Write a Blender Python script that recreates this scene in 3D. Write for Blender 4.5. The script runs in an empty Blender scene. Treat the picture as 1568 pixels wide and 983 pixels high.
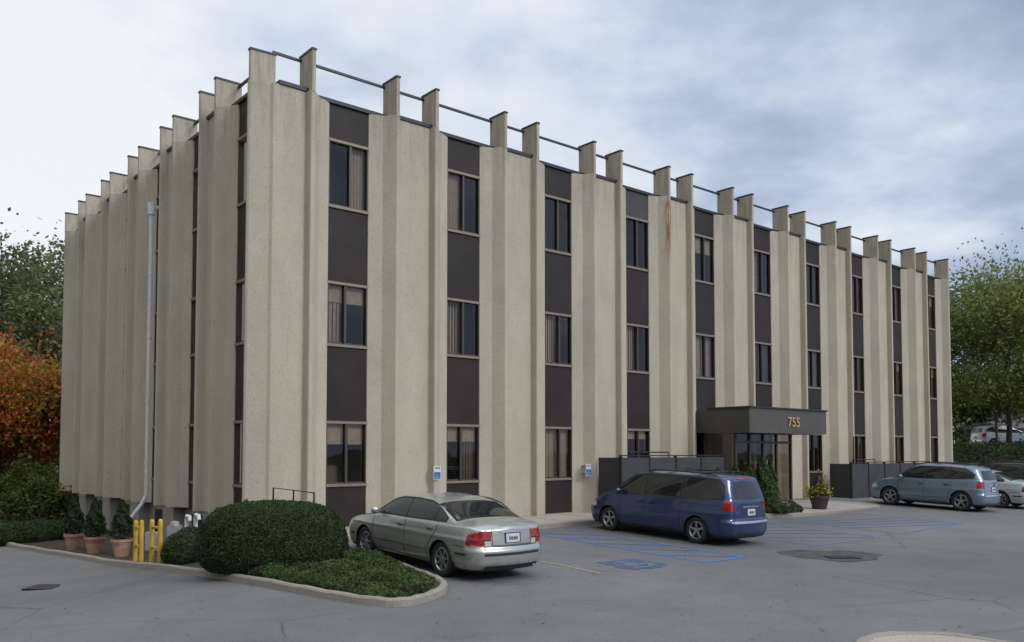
import bpy, bmesh, math, random
import numpy as np
from mathutils import Vector, Matrix
rng=np.random.default_rng(7); random.seed(7)
scene=bpy.context.scene
COL=scene.collection

# ---------------------------------------------------------------- materials
def nt(name):
    m=bpy.data.materials.new(name); m.use_nodes=True
    t=m.node_tree; b=t.nodes['Principled BSDF']
    return m,t,b
def N(t,typ,**kw):
    n=t.nodes.new(typ)
    for k,v in kw.items(): setattr(n,k,v)
    return n
def noise(t,vec,scale,detail=4,rough=.55):
    n=N(t,'ShaderNodeTexNoise'); n.inputs['Scale'].default_value=scale
    n.inputs['Detail'].default_value=detail; n.inputs['Roughness'].default_value=rough
    t.links.new(vec,n.inputs['Vector']); return n.outputs['Fac']
def ramp(t,fac,stops):
    r=N(t,'ShaderNodeValToRGB'); e=r.color_ramp.elements
    while len(e)<len(stops): e.new(.5)
    for i,(p,c) in enumerate(stops):
        e[i].position=p; e[i].color=(c[0],c[1],c[2],1) if hasattr(c,'__len__') else (c,c,c,1)
    t.links.new(fac,r.inputs[0]); return r.outputs[0]
def mixc(t,a,b,fac,mode='MIX'):
    m=N(t,'ShaderNodeMix',data_type='RGBA',blend_type=mode)
    for sock,v in ((m.inputs[6],a),(m.inputs[7],b),(m.inputs[0],fac)):
        if hasattr(v,'is_linked'): t.links.new(v,sock)
        elif hasattr(v,'__len__'): sock.default_value=(v[0],v[1],v[2],1)
        else: sock.default_value=v
    return m.outputs[2]
def math_(t,op,a,b=0.0):
    m=N(t,'ShaderNodeMath',operation=op)
    for i,v in enumerate((a,b)):
        if hasattr(v,'is_linked'): t.links.new(v,m.inputs[i])
        else: m.inputs[i].default_value=v
    return m.outputs[0]
def mapping(t,vec,scale=(1,1,1),rot=(0,0,0)):
    m=N(t,'ShaderNodeMapping'); m.inputs['Scale'].default_value=scale; m.inputs['Rotation'].default_value=rot
    t.links.new(vec,m.inputs['Vector']); return m.outputs[0]
def objc(t): return N(t,'ShaderNodeTexCoord').outputs['Object']
def bump(t,b,h,strength,dist=.01):
    n=N(t,'ShaderNodeBump'); n.inputs['Strength'].default_value=strength; n.inputs['Distance'].default_value=dist
    t.links.new(h,n.inputs['Height']); t.links.new(n.outputs[0],b.inputs['Normal'])
def simple(name,c,rough=.6,metal=0,var=.12,scale=8,bmp=0,coat=0,spec=.5):
    m,t,b=nt(name); o=objc(t)
    f=noise(t,o,scale)
    c1=[x*(1-var) for x in c]; c2=[min(1,x*(1+var)) for x in c]
    t.links.new(ramp(t,f,[(.3,c1),(.7,c2)]),b.inputs['Base Color'])
    b.inputs['Roughness'].default_value=rough; b.inputs['Metallic'].default_value=metal
    b.inputs['Coat Weight'].default_value=coat; b.inputs['Coat Roughness'].default_value=.05
    b.inputs['Specular IOR Level'].default_value=spec
    if bmp: bump(t,b,noise(t,o,scale*6),bmp)
    return m

# ---------------------------------------------------------------- frames
K=1.09
A=math.radians(50.08)
dR=Vector((math.sin(A),math.cos(A))); nR=Vector((math.cos(A),-math.sin(A)))
dL=Vector((-math.cos(A),math.sin(A))); nL=Vector((-math.sin(A),-math.cos(A)))
w1=Vector((-4.013,20.65)); C0=w1-2.2*dR
def PR(s,p,z):
    q=w1+dR*s+nR*p; return Vector((q.x*K,q.y*K,z*K))
def PL(t,p,z):
    q=C0+dL*t+nL*p; return Vector((q.x*K,q.y*K,z*K))
W1=w1*K
def SP(x,y):
    dx=x-W1.x; dy=y-W1.y
    return dx*dR.x+dy*dR.y, dx*nR.x+dy*nR.y
def XY(s,p):
    q=W1+dR*s+nR*p; return q.x,q.y
def ss(u): u=min(1,max(0,u)); return u*u*(3-2*u)
def gz(x,y):
    s,p=SP(x,y); p=min(max(p,0),9)
    return -.15-.038*p+.15*ss((s-12)/12)-.75*ss((-3-x)/8)

def concrete_mat(name,base,weather=False):
    m,t,b=nt(name); o=objc(t)
    big=noise(t,o,.45,4,.6)
    med=noise(t,mapping(t,o,(1,1,.40)),1.6,6,.62)
    fine=noise(t,o,24,3,.6); spk=noise(t,o,30,2,.5)
    col=mixc(t,[c*.90 for c in base],[c*1.05 for c in base],ramp(t,med,[(.32,0),(.68,1)]))
    col=mixc(t,col,[c*.82 for c in base],math_(t,'MULTIPLY',ramp(t,big,[(.48,0),(.75,1)]),.5))
    col=mixc(t,col,ramp(t,fine,[(.30,.84),(.65,1.02)]),.55,'MULTIPLY')
    col=mixc(t,col,(.12,.105,.085),math_(t,'MULTIPLY',ramp(t,spk,[(.62,0),(.70,1)]),.42))
    col=mixc(t,col,(.66,.61,.51),math_(t,'MULTIPLY',ramp(t,spk,[(.30,1),(.38,0)]),.35))
    if weather:
        sx=N(t,'ShaderNodeSeparateXYZ'); t.links.new(o,sx.inputs[0]); z=sx.outputs[2]
        zt=ramp(t,math_(t,'DIVIDE',z,12.5),[(.0,.45),(.05,.0),(.72,.0),(.885,.65),(1,1)])
        dr=noise(t,mapping(t,o,(5,5,.5)),1.3,5,.7)
        wmask=math_(t,'MULTIPLY',zt,ramp(t,dr,[(.42,0),(.68,1)]))
        col=mixc(t,col,[c*.42 for c in base],math_(t,'MULTIPLY',wmask,.75))
        rn=noise(t,mapping(t,o,(9,9,.35)),1.0,3,.6)
        col=mixc(t,col,[c*.66 for c in base],math_(t,'MULTIPLY',ramp(t,rn,[(.66,0),(.76,1)]),.35))
        q=PR(11.70,.36,0); vd=N(t,'ShaderNodeVectorMath',operation='DISTANCE'); cb=N(t,'ShaderNodeCombineXYZ')
        t.links.new(sx.outputs[0],cb.inputs[0]); t.links.new(sx.outputs[1],cb.inputs[1]); t.links.new(cb.outputs[0],vd.inputs[0]); vd.inputs[1].default_value=(q.x,q.y,0)
        rm=ramp(t,vd.outputs['Value'],[(.06,1),(.17,0)])
        rz=ramp(t,math_(t,'DIVIDE',z,12.5),[(.68,0),(.78,1),(.87,1),(.89,0)])
        rr=ramp(t,noise(t,mapping(t,o,(14,14,1.2)),1.5,3),[(.36,0),(.52,1)])
        col=mixc(t,col,(.24,.095,.04),math_(t,'MULTIPLY',math_(t,'MULTIPLY',rm,rz),math_(t,'MULTIPLY',rr,.85)))
    t.links.new(col,b.inputs['Base Color'])
    b.inputs['Roughness'].default_value=.95; b.inputs['Specular IOR Level'].default_value=.10
    bump(t,b,math_(t,'ADD',fine,math_(t,'MULTIPLY',noise(t,o,5,3,.5),.8)),.40,.016)
    return m
M={}
M['concrete']=concrete_mat('precast_concrete',(.505,.448,.352),True)
M['base']=concrete_mat('basement_concrete',(.32,.30,.26))
M['kerb']=concrete_mat('kerb_concrete',(.31,.28,.235))
M['walk']=concrete_mat('sidewalk_concrete',(.40,.365,.31))
M['spandrel']=simple('bronze_spandrel',(.026,.0205,.0185),.55,0,.22,1.2,0,0,.25)
M['spandrel2']=simple('grey_spandrel',(.065,.062,.060),.55,0,.15,1.2,0,0,.25)
M['frame']=simple('window_frame',(.23,.19,.14),.5,.2)
M['framed']=simple('dark_frame',(.06,.050,.042),.45,.2)
M['coping']=simple('black_coping',(.016,.017,.02),.5)
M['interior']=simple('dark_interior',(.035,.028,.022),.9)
M['blind']=simple('window_blind',(.55,.50,.42),.8)
M['blind2']=simple('dark_blind',(.22,.19,.16),.8)
M['canopy']=simple('canopy_metal',(.075,.068,.058),.55,0,.12,2)
M['fence']=simple('fence_panel',(.040,.041,.041),.6,0,.2,2)
M['gold']=simple('gold_numerals',(.55,.40,.18),.4,.3)
M['black']=simple('black_metal',(.012,.012,.013),.45)
M['white']=simple('white_paint_metal',(.60,.61,.60),.45)
M['yellow']=simple('yellow_paint',(.50,.31,.03),.6,0,.3,6)
M['grey']=simple('grey_metal',(.30,.31,.32),.5,.2)
M['terra']=simple('terracotta',(.40,.24,.16),.85,0,.25,6)
M['soil']=simple('mulch',(.045,.034,.024),.95,0,.4,14,.6)
M['bark']=simple('bark',(.06,.048,.040),.9,0,.35,5,.6)
M['signblue']=simple('sign_blue',(.02,.12,.45),.5)
M['roof']=simple('roof_gravel',(.15,.14,.13),.95)
M['patch']=simple('asphalt_patch',(.060,.059,.057),.9,0,.4,3,.5)
M['iron']=simple('cast_iron',(.03,.028,.026),.6,.4)

def glass_mat():
    m,t,b=nt('window_glass'); t.nodes.remove(b)
    out=t.nodes['Material Output']
    tr=N(t,'ShaderNodeBsdfTransparent'); tr.inputs[0].default_value=(.74,.69,.62,1)
    gl=N(t,'ShaderNodeBsdfGlossy'); gl.inputs['Roughness'].default_value=.015; gl.inputs[0].default_value=(.9,.9,.9,1)
    fr=N(t,'ShaderNodeFresnel'); fr.inputs[0].default_value=1.5
    mx=N(t,'ShaderNodeMixShader')
    t.links.new(fr.outputs[0],mx.inputs[0]); t.links.new(tr.outputs[0],mx.inputs[1]); t.links.new(gl.outputs[0],mx.inputs[2])
    o=objc(t); bm=N(t,'ShaderNodeBump'); bm.inputs['Strength'].default_value=.08; bm.inputs['Distance'].default_value=.05
    t.links.new(noise(t,o,1.2,1),bm.inputs['Height']); t.links.new(bm.outputs[0],gl.inputs['Normal'])
    t.links.new(mx.outputs[0],out.inputs[0]); return m
M['glass']=glass_mat()

def asphalt_mat():
    m,t,b=nt('asphalt'); o=objc(t)
    big=noise(t,o,.09,4); mid=noise(t,o,.9,5,.6); fine=noise(t,o,45,3,.7); spk=noise(t,o,80,2,.6)
    base=(.205,.202,.198)
    col=mixc(t,[c*.80 for c in base],[c*1.12 for c in base],ramp(t,big,[(.38,0),(.62,1)]))
    col=mixc(t,col,ramp(t,mid,[(.3,.80),(.7,1.05)]),.8,'MULTIPLY')
    col=mixc(t,col,ramp(t,fine,[(.25,.50),(.75,1.0)]),.8,'MULTIPLY')
    col=mixc(t,col,(.36,.35,.33),math_(t,'MULTIPLY',ramp(t,spk,[(.60,0),(.68,1)]),.5))
    dist=N(t,'ShaderNodeTexNoise'); dist.inputs['Scale'].default_value=1.1; dist.inputs['Detail'].default_value=6
    t.links.new(o,dist.inputs['Vector'])
    vm=mixc(t,o,dist.outputs['Color'],.14)
    v=N(t,'ShaderNodeTexVoronoi',feature='DISTANCE_TO_EDGE'); v.inputs['Scale'].default_value=.24
    t.links.new(vm,v.inputs['Vector'])
    ck=ramp(t,v.outputs['Distance'],[(.0,1),(.0045,0)])
    msk=ramp(t,noise(t,o,.22,3),[(.46,0),(.60,1)])
    col=mixc(t,col,(.045,.044,.042),math_(t,'MULTIPLY',math_(t,'MULTIPLY',ck,msk),.75))
    st=ramp(t,noise(t,mapping(t,o,(1,1,1)),.6,4),[(.62,0),(.76,1)])
    col=mixc(t,col,(.07,.068,.065),math_(t,'MULTIPLY',st,.4))
    t.links.new(col,b.inputs['Base Color']); b.inputs['Roughness'].default_value=.88
    b.inputs['Specular IOR Level'].default_value=.25
    bump(t,b,fine,.6,.012); return m
M['asphalt']=asphalt_mat()
def paint_line(name,c,wear=.5):
    m,t,b=nt(name); o=objc(t)
    w=ramp(t,noise(t,o,7,6,.75),[(wear-.12,0),(wear+.12,1)])
    col=mixc(t,c,(.150,.149,.148),w); t.links.new(col,b.inputs['Base Color']); b.inputs['Roughness'].default_value=.85
    return m
M['blue']=paint_line('blue_marking_paint',(.05,.16,.40),.56)
M['bluepale']=paint_line('worn_blue_marking_paint',(.08,.18,.38),.50)
M['ylw']=paint_line('yellow_marking_paint',(.42,.36,.15),.47)
def grass_mat():
    m,t,b=nt('grass_ground'); o=objc(t)
    f=noise(t,o,1.5,6,.7)
    t.links.new(ramp(t,f,[(.3,(.03,.05,.015)),(.6,(.06,.085,.025)),(.8,(.10,.09,.04))]),b.inputs['Base Color'])
    b.inputs['Roughness'].default_value=.95; return m
M['grass']=grass_mat()
def leaf_mat():
    m,t,b=nt('leaf_foliage')
    a=N(t,'ShaderNodeAttribute'); a.attribute_name='Col'
    t.links.new(a.outputs['Color'],b.inputs['Base Color']); b.inputs['Roughness'].default_value=.65
    b.inputs['Specular IOR Level'].default_value=.25
    tl=N(t,'ShaderNodeBsdfTranslucent'); t.links.new(a.outputs['Color'],tl.inputs[0])
    mx=N(t,'ShaderNodeMixShader'); mx.inputs[0].default_value=.35
    t.links.new(b.outputs[0],mx.inputs[1]); t.links.new(tl.outputs[0],mx.inputs[2])
    t.links.new(mx.outputs[0],t.nodes['Material Output'].inputs[0]); return m
M['leaf']=leaf_mat()
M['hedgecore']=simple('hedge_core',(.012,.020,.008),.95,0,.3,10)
def paint(name,c,metal=.55,rough=.30):
    m,t,b=nt(name); o=objc(t)
    sx=N(t,'ShaderNodeSeparateXYZ'); t.links.new(o,sx.inputs[0])
    d=ramp(t,noise(t,mapping(t,o,(1,1,1.5)),2.5,5,.6),[(.3,.90),(.7,1.0)])
    col=mixc(t,c,d,1.0,'MULTIPLY')
    dirt=math_(t,'MULTIPLY',ramp(t,sx.outputs[2],[(.22,1),(.55,0)]),ramp(t,noise(t,o,6,4),[(.35,.1),(.7,.5)]))
    col=mixc(t,col,(.13,.12,.105),dirt)
    t.links.new(col,b.inputs['Base Color'])
    b.inputs['Metallic'].default_value=metal; b.inputs['Roughness'].default_value=rough
    b.inputs['Coat Weight'].default_value=.8; b.inputs['Coat Roughness'].default_value=.06; return m
M['carglass']=simple('car_glass',(.016,.019,.018),.03,0,.1,2,0,0,.7)
M['tyre']=simple('tyre_rubber',(.018,.018,.019),.8)
M['alloy']=simple('alloy_wheel',(.38,.39,.40),.32,.8)
M['trim']=simple('black_trim',(.02,.02,.021),.55)
M['red']=simple('tail_light_red',(.30,.010,.010),.12,0,.35,14,0,.6)
M['lampw']=simple('lamp_clear',(.50,.46,.43),.12,0,.1,8,0,.6)
M['chrome']=simple('chrome',(.6,.6,.62),.15,.9)
M['plate']=simple('licence_plate',(.55,.57,.60),.5)
M['under']=simple('underbody',(.01,.01,.01),.9)

# ---------------------------------------------------------------- mesh helpers
class MB:
    def __init__(s): s.v=[];s.f=[];s.m=[]
    def add(s,vs,fs,mi=0):
        o=len(s.v); s.v+= [tuple(v) for v in vs]; s.f+=[tuple(i+o for i in f) for f in fs]; s.m+=[mi]*len(fs)
    def obj(s,name,mats,parent=None,recalc=True,smooth=False,bevel=0):
        me=bpy.data.meshes.new(name); me.from_pydata(s.v,[],s.f)
        for mm in mats: me.materials.append(mm)
        me.polygons.foreach_set('material_index',s.m)
        if recalc:
            bm=bmesh.new(); bm.from_mesh(me); bmesh.ops.recalc_face_normals(bm,faces=bm.faces); bm.to_mesh(me); bm.free()
        if smooth: me.polygons.foreach_set('use_smooth',[True]*len(me.polygons))
        ob=bpy.data.objects.new(name,me); COL.objects.link(ob)
        if parent: ob.parent=parent
        if bevel:
            bv=ob.modifiers.new('b','BEVEL'); bv.width=bevel; bv.segments=2; bv.limit_method='ANGLE'
        return ob
    def box(s,P,a0,a1,b0,b1,c0,c1,mi=0):
        vs=[P(a,b,c) for c in (c0,c1) for b in (b0,b1) for a in (a0,a1)]
        s.add(vs,[(0,1,3,2),(4,6,7,5),(0,4,5,1),(2,3,7,6),(0,2,6,4),(1,5,7,3)],mi)
    def prism(s,P,poly,z0,z1,mi=0,nz=1):
        n=len(poly); vs=[]
        for k in range(nz+1):
            z=z0+(z1-z0)*k/nz; vs+=[P(a,b,z) for a,b in poly]
        fs=[tuple(range(n)),tuple(range(n*nz,n*nz+n))]
        for k in range(nz):
            for i in range(n):
                j=(i+1)%n; fs.append((k*n+i,k*n+j,(k+1)*n+j,(k+1)*n+i))
        s.add(vs,fs,mi)
    def tube(s,pts,r,mi=0,n=8,r2=None):
        pts=[Vector(p) for p in pts]; vs=[]; L=len(pts)
        for i,p in enumerate(pts):
            d=(pts[min(i+1,L-1)]-pts[max(i-1,0)]).normalized()
            a=d.orthogonal().normalized() if i==0 else (a-d*a.dot(d)).normalized()
            b=d.cross(a); rr=r if r2 is None else r+(r2-r)*i/(L-1)
            vs+=[p+a*rr*math.cos(t*2*math.pi/n)+b*rr*math.sin(t*2*math.pi/n) for t in range(n)]
        fs=[tuple(range(n)),tuple(range((L-1)*n,L*n))]
        for i in range(L-1):
            for k in range(n):
                kk=(k+1)%n; fs.append((i*n+k,i*n+kk,(i+1)*n+kk,(i+1)*n+k))
        s.add(vs,fs,mi)
    def lathe(s,c,prof,mi=0,n=24):
        vs=[]
        for r,z in prof: vs+=[(c[0]+r*math.cos(k*2*math.pi/n),c[1]+r*math.sin(k*2*math.pi/n),c[2]+z) for k in range(n)]
        fs=[]
        for i in range(len(prof)-1):
            for k in range(n):
                kk=(k+1)%n; fs.append((i*n+k,i*n+kk,(i+1)*n+kk,(i+1)*n+k))
        s.add(vs,fs,mi)
def empty(name):
    e=bpy.data.objects.new(name,None); COL.objects.link(e); return e
def W3(a,b,c): return Vector((a,b,c))

# ---------------------------------------------------------------- ground
def axis(lo,hi,st,far):
    a=list(np.arange(lo,hi+1e-6,st)); d=st; x=lo; pre=[]
    while x>-far: d*=1.5; x-=d; pre.append(x)
    d=st;x=hi;post=[]
    while x<far: d*=1.5; x+=d; post.append(x)
    return pre[::-1]+a+post
XS=axis(-32,46,.4,900); YS=axis(-10,56,.4,900)
def sheet(name,xs,ys,off,mat):
    vs=[(x,y,gz(x,y)+off) for y in ys for x in xs]; n=len(xs)
    fs=[(j*n+i,j*n+i+1,(j+1)*n+i+1,(j+1)*n+i) for j in range(len(ys)-1) for i in range(n-1)]
    b=MB(); b.add(vs,fs); return b.obj(name,[mat],recalc=False,smooth=True)
sheet('ground',XS,YS,-.03,M['grass'])
ax=[x for x in XS if -60<x<70]; ay=[y for y in YS if -30<y<52]
sheet('asphalt_parking_lot',ax,ay,0,M['asphalt'])

def inpoly(x,y,poly):
    c=False;n=len(poly)
    for i in range(n):
        x1,y1=poly[i];x2,y2=poly[i-1]
        if (y1>y)!=(y2>y) and x<(x2-x1)*(y-y1)/(y2-y1)+x1: c=not c
    return c
def inpolyA(x,y,poly):
    c=np.zeros(len(x),bool)
    for i in range(len(poly)):
        x1,y1=poly[i];x2,y2=poly[i-1]
        if y1==y2: continue
        c^=((y1>y)!=(y2>y))&(x<(x2-x1)*(y-y1)/(y2-y1)+x1)
    return c
def catmull(P,n=6):
    out=[];L=len(P)
    for i in range(L-1):
        g=lambda k:P[min(max(k,0),L-1)]
        p0,p1,p2,p3=[Vector(g(k)) for k in (i-1,i,i+1,i+2)]
        for j in range(n):
            t=j/n; out.append(tuple(.5*((2*p1)+(p2-p0)*t+(2*p0-5*p1+4*p2-p3)*t*t+(3*p1-p0-3*p2+p3)*t**3)))
    out.append(tuple(P[-1]))
    return out
def kerb(b,path,w=.15,h=.13,mi=0,closed=False,zf=gz,bot=-.1):
    n=len(path); rows=[]
    for i in range(n):
        a=Vector(path[i-1 if (i>0 or closed) else 0]); c=Vector(path[(i+1)%n if closed else min(i+1,n-1)])
        d=(c-a).normalized(); nn=Vector((-d.y,d.x)); p=Vector(path[i])
        z=zf(p.x,p.y)+.008*math.sin(i*1.9)
        o=p-nn*w/2; q=p+nn*w/2
        rows.append([(o.x,o.y,z+bot),(o.x+nn.x*.01,o.y+nn.y*.01,z+h-.03),(o.x+nn.x*.035,o.y+nn.y*.035,z+h),(q.x-nn.x*.035,q.y-nn.y*.035,z+h),(q.x-nn.x*.01,q.y-nn.y*.01,z+h-.03),(q.x,q.y,z+bot)])
    vs=[v for r in rows for v in r]; fs=[]
    for i in range(n if closed else n-1):
        j=(i+1)%n
        for k in range(5): fs.append((i*6+k,i*6+k+1,j*6+k+1,j*6+k))
    if not closed: fs+= [tuple(range(6)),tuple(range((n-1)*6,n*6))]
    b.add(vs,fs,mi)

front=catmull([(-4.0,20.1),(-3.5,19.0),(-1.9,16.3),(-1.32,15.3),(-1.18,14.55),(-1.45,13.7),(-1.95,13.36),(-3.03,13.9),(-4.5,15.2),(-7.66,18.7),(-10.8,22.1),(-13.3,24.1),(-15.6,26.2),(-17.2,29.0),(-18.6,32),(-19,35)],6)
isl=front+[(-17.5,35.5),(PL(17,0,0).x,PL(17,0,0).y),(C0.x*K,C0.y*K),(XY(-2,.3)[0],XY(-2,.3)[1])]
e=empty('planting_island')
b=MB(); kerb(b,front); b.obj('island_kerb',[M['kerb']],e,recalc=True)
b=MB(); st=.12; vs={};fs=[];vl=[]
gx,gy=np.meshgrid(np.arange(-19.4,-.9,st),np.arange(13,36,st)); gx=gx.ravel();gy=gy.ravel()
mk=inpolyA(gx+st/2,gy+st/2,isl)
for x,y in zip(gx[mk],gy[mk]):
    q=[]
    for dx,dy in ((0,0),(st,0),(st,st),(0,st)):
        k=(round((x+dx)/st),round((y+dy)/st))
        if k not in vs: vs[k]=len(vl); vl.append((x+dx,y+dy,gz(x+dx,y+dy)+.08+.03*math.sin(x*3)*math.sin(y*2.7)))
        q.append(vs[k])
    fs.append(tuple(q))
b.add(vl,fs); b.obj('island_soil',[M['soil']],e,recalc=False,smooth=True)

e=empty('sidewalk')
kp=[(-1.15,2.1),(3,2.1),(8,2.1),(12.2,2.1),(13.2,2.5),(13.8,3.6),(14.6,4.05),(18,4.05),(20.6,4.0),(21.6,3.5),(22.2,2.4),(23.0,2.1),(30,2.1),(37.5,2.1)]
kpath=[]
for i in range(len(kp)-1):
    n=max(1,int(abs(kp[i+1][0]-kp[i][0])/.5))
    for j in range(n): 
        u=j/n; kpath.append(XY(kp[i][0]*(1-u)+kp[i+1][0]*u,kp[i][1]*(1-u)+kp[i+1][1]*u))
kpath.append(XY(*kp[-1]))
def wz(x,y):
    s,p=SP(x,y); return -.03-.030*max(p,0)
kb=MB(); kerb(kb,kpath,.16,.014,0,zf=wz,bot=-.35); kb.obj('sidewalk_kerb',[M['kerb']],e)
b=MB()
rows=[]
for (x,y) in kpath:
    s,p=SP(x,y); rows.append([(*XY(s,p*u-.3*(1-u)),wz(*XY(s,p*u-.3*(1-u)))) for u in (0,.5,1)])
vs=[v for r in rows for v in r]; fs=[]
for i in range(len(rows)-1):
    for k in range(2): fs.append((i*3+k,i*3+k+1,(i+1)*3+k+1,(i+1)*3+k))
b.add(vs,fs); b.obj('sidewalk_slab',[M['walk']],e,recalc=False)
b=MB()
for s in np.arange(0,37,1.5):
    pe=2.0 if (s<13.2 or s>22) else 3.9
    a0,a1=s-.012,s+.012
    b.add([(*XY(a0,.0),wz(*XY(a0,0))+.004),(*XY(a1,.0),wz(*XY(a1,0))+.004),(*XY(a1,pe),wz(*XY(a1,pe))+.004),(*XY(a0,pe),wz(*XY(a0,pe))+.004)],[(0,1,2,3)])
b.obj('sidewalk_joints',[M['patch']],e,recalc=False)

def line(b,p0,p1,w,mi=0,off=.006):
    a=Vector(p0);c=Vector(p1);d=(c-a); L=d.length; d/=L; nn=Vector((-d.y,d.x))*w/2; n=max(1,int(L/.3)); vs=[]
    for i in range(n+1):
        q=a+d*L*i/n
        for sg in (-1,1):
            r=q+nn*sg; x,y=XY(r.x,r.y); vs.append((x,y,gz(x,y)+off))
    b.add(vs,[(2*i,2*i+1,2*i+3,2*i+2) for i in range(n)],mi)
b=MB()
def hatch(s0,s1,p0,p1,n,w,mi,sl=1.3):
    line(b,(s0,p0),(s0,p1),w,mi); line(b,(s1,p0),(s1,p1),w,mi); line(b,(s0,p1),(s1,p1),w,mi,.007)
    for i in range(n):
        p=p0+.2+(p1-p0-.2-sl)*i/(n-1); line(b,(s0,p),(s1,p+sl),w,mi,.008)
hatch(4.05,5.55,2.6,8.5,5,.12,0)
hatch(8.95,12.2,2.6,8.3,5,.11,1,1.9)
hatch(13.6,17.8,4.5,8.2,4,.10,1,1.6)
line(b,(1.05,2.4),(1.05,8.4),.10,2)
line(b,(-2.9,2.4),(-2.9,4),.10,2); line(b,(21.3,4.2),(21.3,8),.1,2); line(b,(24.2,2.4),(24.2,8),.1,2)
b.obj('parking_markings',[M['blue'],M['bluepale'],M['ylw']],recalc=False)
b=MB(); n=30; vs=[]
for k in range(n):
    a=2*math.pi*k/n; r=.60/max(abs(math.cos(a)),abs(math.sin(a)))**.75*(1+.06*math.sin(5*a)+.05*math.sin(11*a+1)); x,y=XY(2.5+r*math.cos(a)*1.0,7.85+r*math.sin(a)*.95); vs.append((x,y,gz(x,y)+.006))
x,y=XY(2.5,7.85); vs.append((x,y,gz(x,y)+.006)); b.add(vs,[(k,(k+1)%n,n) for k in range(n)],0)
line(b,(2.45,7.4),(2.45,7.95),.09,1,.011); line(b,(2.45,7.95),(2.75,7.95),.09,1,.012); line(b,(2.75,7.95),(2.8,8.2),.09,1,.013)
pts=[(2.5+.26*math.cos(a),7.98+.26*math.sin(a)) for a in np.linspace(.3,4.2,10)]
for p_,q_ in zip(pts[:-1],pts[1:]): line(b,p_,q_,.06,1,.010)
b.obj('accessible_parking_symbol',[paint_line('faded_blue_patch',(.030,.075,.16),.55),paint_line('faded_pale_paint',(.22,.26,.30),.46)],recalc=False)
b=MB(); vs=[]
n=28
for k in range(n):
    a=2*math.pi*k/n; r=1.05*(1+.12*math.sin(3*a)+.08*math.sin(7*a+1)); x,y=7.5+1.05*r*math.cos(a),20.0+1.0*r*math.sin(a)
    vs.append((x,y,gz(x,y)+.006))
x,y=7.5,20.0; vs.append((x,y,gz(x,y)+.006))
b.add(vs,[(k,(k+1)%n,n) for k in range(n)]); 
b.box(W3,7.2,7.9,19.3,19.75,gz(7.5,19.5)-.02,gz(7.5,19.5)+.02,1)
for k in range(7): b.box(W3,7.24+k*.095,7.28+k*.095,19.34,19.71,gz(7.5,19.5)+.018,gz(7.5,19.5)+.024,2)
b.obj('storm_drain',[M['patch'],M['iron'],M['black']],recalc=False)
b=MB(); x,y=-9.6,17.6
b.box(W3,x-.3,x+.3,y-.3,y+.3,gz(x,y)-.02,gz(x,y)+.02); b.obj('utility_cover',[M['iron']])
e=empty('kerb_island')
cp=[(5.15+.95*math.cos(a),10.15+.9*math.sin(a)) for a in np.linspace(0,2*math.pi,25)[:-1]]
b=MB(); kerb(b,cp,.2,.1,0,True); b.obj('island_kerb_ring',[M['kerb']],e)
b=MB(); b.add([(x,y,gz(x,y)+.085) for x,y in cp],[tuple(range(24))]); b.obj('island_top',[M['walk']],e,recalc=False)

# ---------------------------------------------------------------- building
bld=empty('office_building')
ZT=10.25; BT=11.22; BTL=10.93
pier=MB(); blade=MB(); cop=MB(); spn=MB(); frm=MB(); gls=MB(); bln=MB(); roomb=MB()
def pierpoly(c,hw,hb):
    f=hw-hb
    return [(c-hw,-.3),(c-hw,0),(c-hb-f*.45,.13),(c-hb-.05,.38),(c-hb-.03,.40),(c-hb+.05,.40),(c-hb+.07,.37),(c-hb+.10,.20),
            (c+hb-.10,.20),(c+hb-.07,.37),(c+hb-.05,.40),(c+hb+.03,.40),(c+hb+.05,.38),(c+hb+f*.45,.13),(c+hw,0),(c+hw,-.3)]
def bladeat(P,c,bt=BT):
    blade.prism(P,[(c-.05,-.26),(c-.05,.40),(c+.05,.40),(c+.05,-.26)],ZT-.05,bt)
    cop.box(P,c-.065,c+.065,-.275,.415,bt,bt+.045)
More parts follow.
